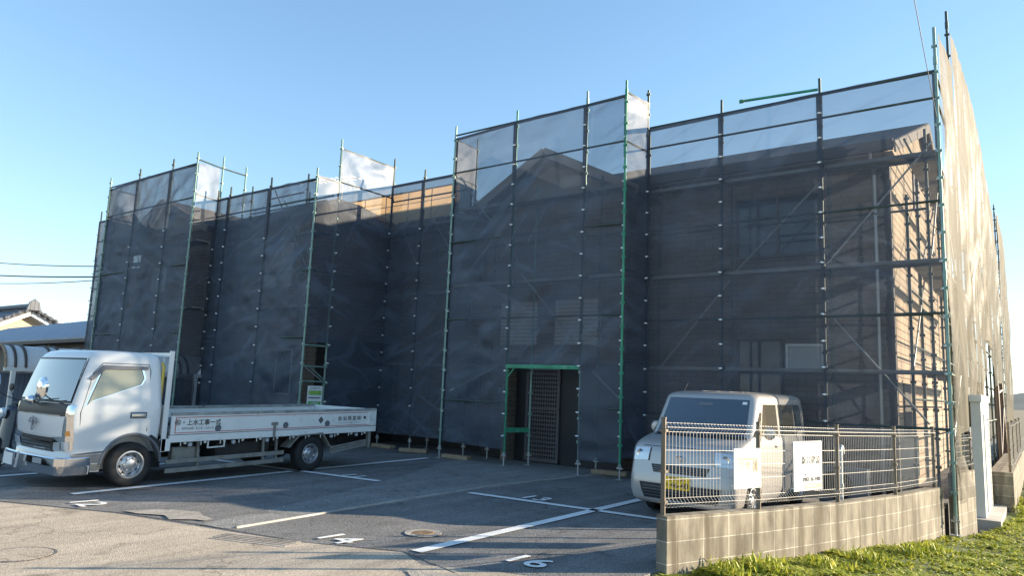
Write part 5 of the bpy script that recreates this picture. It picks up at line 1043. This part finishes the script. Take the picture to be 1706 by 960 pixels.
MB().tube([(-.32, -.28, 1.05), (-.12, -.40, 1.04), (.12, -.40, 1.04), (.32, -.28, 1.05)], .018, 8).build('handlebar', MAT['dark'], Sc, smooth=True)
for s in (-1, 1): MB().tube([(s*.26, -.32, 1.05), (s*.30, -.36, 1.25)], .007, 6).lathe([(.001, -.02), (.06, -.01), (.06, .01), (.001, .015)], 'Y', c=(s*.31, -.36, 1.3), n=14).build('mirror', MAT['dark'], Sc, smooth=True)
MB().box(-.15, .15, .05, .75, .76, .84).build('seat', MAT['dark'], Sc, bevel=.035)
MB().lathe([(.001, -.03), (.08, -.02), (.09, .03)], 'Y', c=(0, -.62, .88), n=18).build('headlight', MAT['lamp'], Sc, smooth=True)
# roof aerial behind the left wing
e = empty('roof_aerial', (-20.2, 16.5, 7.3), label='spindly television aerial on the roof behind the left wing net', cat='aerial')
MB().tube([(0, 0, 0), (0, 0, 1.9)], .02, 6).build('mast', MAT['galv'], e); mb = MB().tube([(-1.6, 0, 1.75), (1.0, 0, 1.55)], .014, 5)
for k in range(9): mb.tube([(-1.5+k*.28, -.25, 1.745-k*.02), (-1.5+k*.28, .25, 1.745-k*.02)], .008, 4)
mb.build('boom', MAT['galv'], e)
# electric service head at the far left corner
e = empty('service_head', (-23.5, 10.35, 4.6), label='black cable bracket box at the far left corner of the building', cat='cable box')
MB().box(-.2, .2, -.1, .1, .1, .3).build('box', MAT['dark'], e, bevel=.02); MB().tube([(-.35, 0, -.25), (.3, 0, -.2)], .04, 8).build('insulator', MAT['dark'], e); MB().tube([(-.3, 0, -.75), (.3, 0, -.7)], .04, 8).build('insulator', MAT['dark'], e)
# overhead wires
def wirecurve(p, q, sag, r, label, name='power_cable'):
    p = Vector(p); q = Vector(q); tag(MB().tube([p.lerp(q, t/20)+Vector((0, 0, -4*sag*(t/20)*(1-t/20))) for t in range(21)], r, 5).build(name, MAT['wire']), label, 'cable')
wirecurve((-23.5, 10.5, 4.95), (-60, 13, 9.2), .35, .018, 'topmost overhead cable running left from the far corner')
wirecurve((-23.5, 10.5, 4.62), (-60, 11.5, 8.1), .35, .026, 'thick middle overhead cable running left from the far corner')
wirecurve((-23.5, 10.5, 4.55), (-60, 12.5, 7.7), .5, .015, 'lower thin overhead cable running left from the far corner')
wirecurve((-1.16, 13, 6.25), (-1.0, 8.0, 7.0), .05, .006, 'thin cable dropping to the front right corner of the scaffold')

# ------------------------------------------------------------------ bits along the scaffold foot
for i, (x, y, a, lab) in enumerate(((-10.55, 12.35, .1, 'weathered timber block lying right of the porch tower corner post'), (-13.3, 12.75, -.05, 'weathered timber block lying in the recess behind the truck'), (-12.1, 12.6, .4, 'weathered timber block lying in the middle of the recess'), (-6.9, 12.7, .2, 'weathered timber block lying right of the entrance'))):
    o = MB().box(-.35, .35, -.09, .09, 0, .085).build('timber_block', MAT['wood'], bevel=.006); o.location = (x, y, .01); o.rotation_euler = (0, 0, a); tag(o, lab, 'timber block', 'timber blocks at the scaffold foot')

# ------------------------------------------------------------------ grass
GM = bpy.data.materials.new('grass_blades'); GM.use_nodes = True; n = GM.node_tree.nodes; L = GM.node_tree.links; b = n['Principled BSDF']
b.inputs['Roughness'].default_value = .6; ge = n.new('ShaderNodeNewGeometry'); cr = n.new('ShaderNodeValToRGB'); cr.color_ramp.elements[0].color = (.15, .20, .02, 1); cr.color_ramp.elements[1].color = (.62, .58, .12, 1)
e3 = cr.color_ramp.elements.new(.5); e3.color = (.38, .42, .04, 1); L.new(ge.outputs['Random Per Island'], cr.inputs[0]); L.new(cr.outputs[0], b.inputs['Base Color'])
tlu = n.new('ShaderNodeBsdfTranslucent'); mxs = n.new('ShaderNodeMixShader'); mxs.inputs[0].default_value = .3; L.new(cr.outputs[0], tlu.inputs[0]); L.new(b.outputs[0], mxs.inputs[1]); L.new(tlu.outputs[0], mxs.inputs[2]); L.new(mxs.outputs[0], n['Material Output'].inputs[0])
rng = np.random.default_rng(3); vv = []; ff = []
def blade(x, y, z, h, w, yaw, lean, curl_):
    dx, dy = math.cos(yaw), math.sin(yaw); px, py = -dy*w/2, dx*w/2; b0 = len(vv)
    vv.extend([(x-px, y-py, z), (x+px, y+py, z), (x+px*.7+dx*lean*h*.4, y+py*.7+dy*lean*h*.4, z+h*.55), (x-px*.7+dx*lean*h*.4, y-py*.7+dy*lean*h*.4, z+h*.55), (x+dx*lean*h*(1+curl_), y+dy*lean*h*(1+curl_), z+h*(1-.3*curl_))])
    ff.extend([(b0, b0+1, b0+2, b0+3), (b0+3, b0+2, b0+4)])
cnt = 0
while cnt < 85000:
    y = 6.25+(rng.random()**1.9)*30; wx = float(np.interp(y, [5.4, 6.37]+[p[1] for p in WALLP[1:]]+[14.5, 17.6, 40], [-2.9, -2.86]+[p[0] for p in WALLP[1:]]+[-.85, -.48, -.48]))
    x = wx+.03+(rng.random()**1.5)*(3.2+.25*y)
    dens = .55+.9*noise.noise((x*1.3, y*1.3, 2)); near = math.exp(-(x-wx)/.5)
    path = math.exp(-((x-wx-(2.6+.05*y))/.9)**2)     # trodden strip
    if rng.random() > dens*(1-.75*path)+.35*near: continue
    cl = noise.noise((x*2.5, y*2.5, 7)); sz = max(.4, 1+.9*cl)
    h = (.022+.042*rng.random())*sz*(1+.1*near); z = grass_z(x, y)-.01
    if rng.random() < .25:   # broad leafed weed cluster
        for k in range(3): blade(x, y, z+h*.3, h*.8, .03+.02*rng.random(), rng.random()*6.28, .8+rng.random(), .5)
        cnt += 3
    else: blade(x, y, z, h, .010+.008*rng.random(), rng.random()*6.28, .2+.8*rng.random(), .3); cnt += 1
for (x, y) in ((-1.3, 10.6), (-1.75, 8.9), (-1.68, 8.8), (-2.3, 7.3), (-1.45, 10.2), (-2.0, 8.1), (-.5, 17.6), (-.45, 18.6), (-.5, 19.4), (-2.5, 6.8)):  # taller weeds along the wall
    for k in range(110): blade(x+rng.normal()*.10+.08, y+rng.normal()*.07, grass_z(x, y)+rng.random()*.10, .05+.07*rng.random(), .018, rng.random()*6.28, .3+rng.random()*.5, .3)
me = bpy.data.meshes.new('grass'); me.from_pydata(vv, [], ff); me.materials.append(GM); go = bpy.data.objects.new('grass', me); S.collection.objects.link(go); tag(go, 'yellow green grass and weeds along the foot of the block wall', 'grass', kind='stuff')
# pebbles
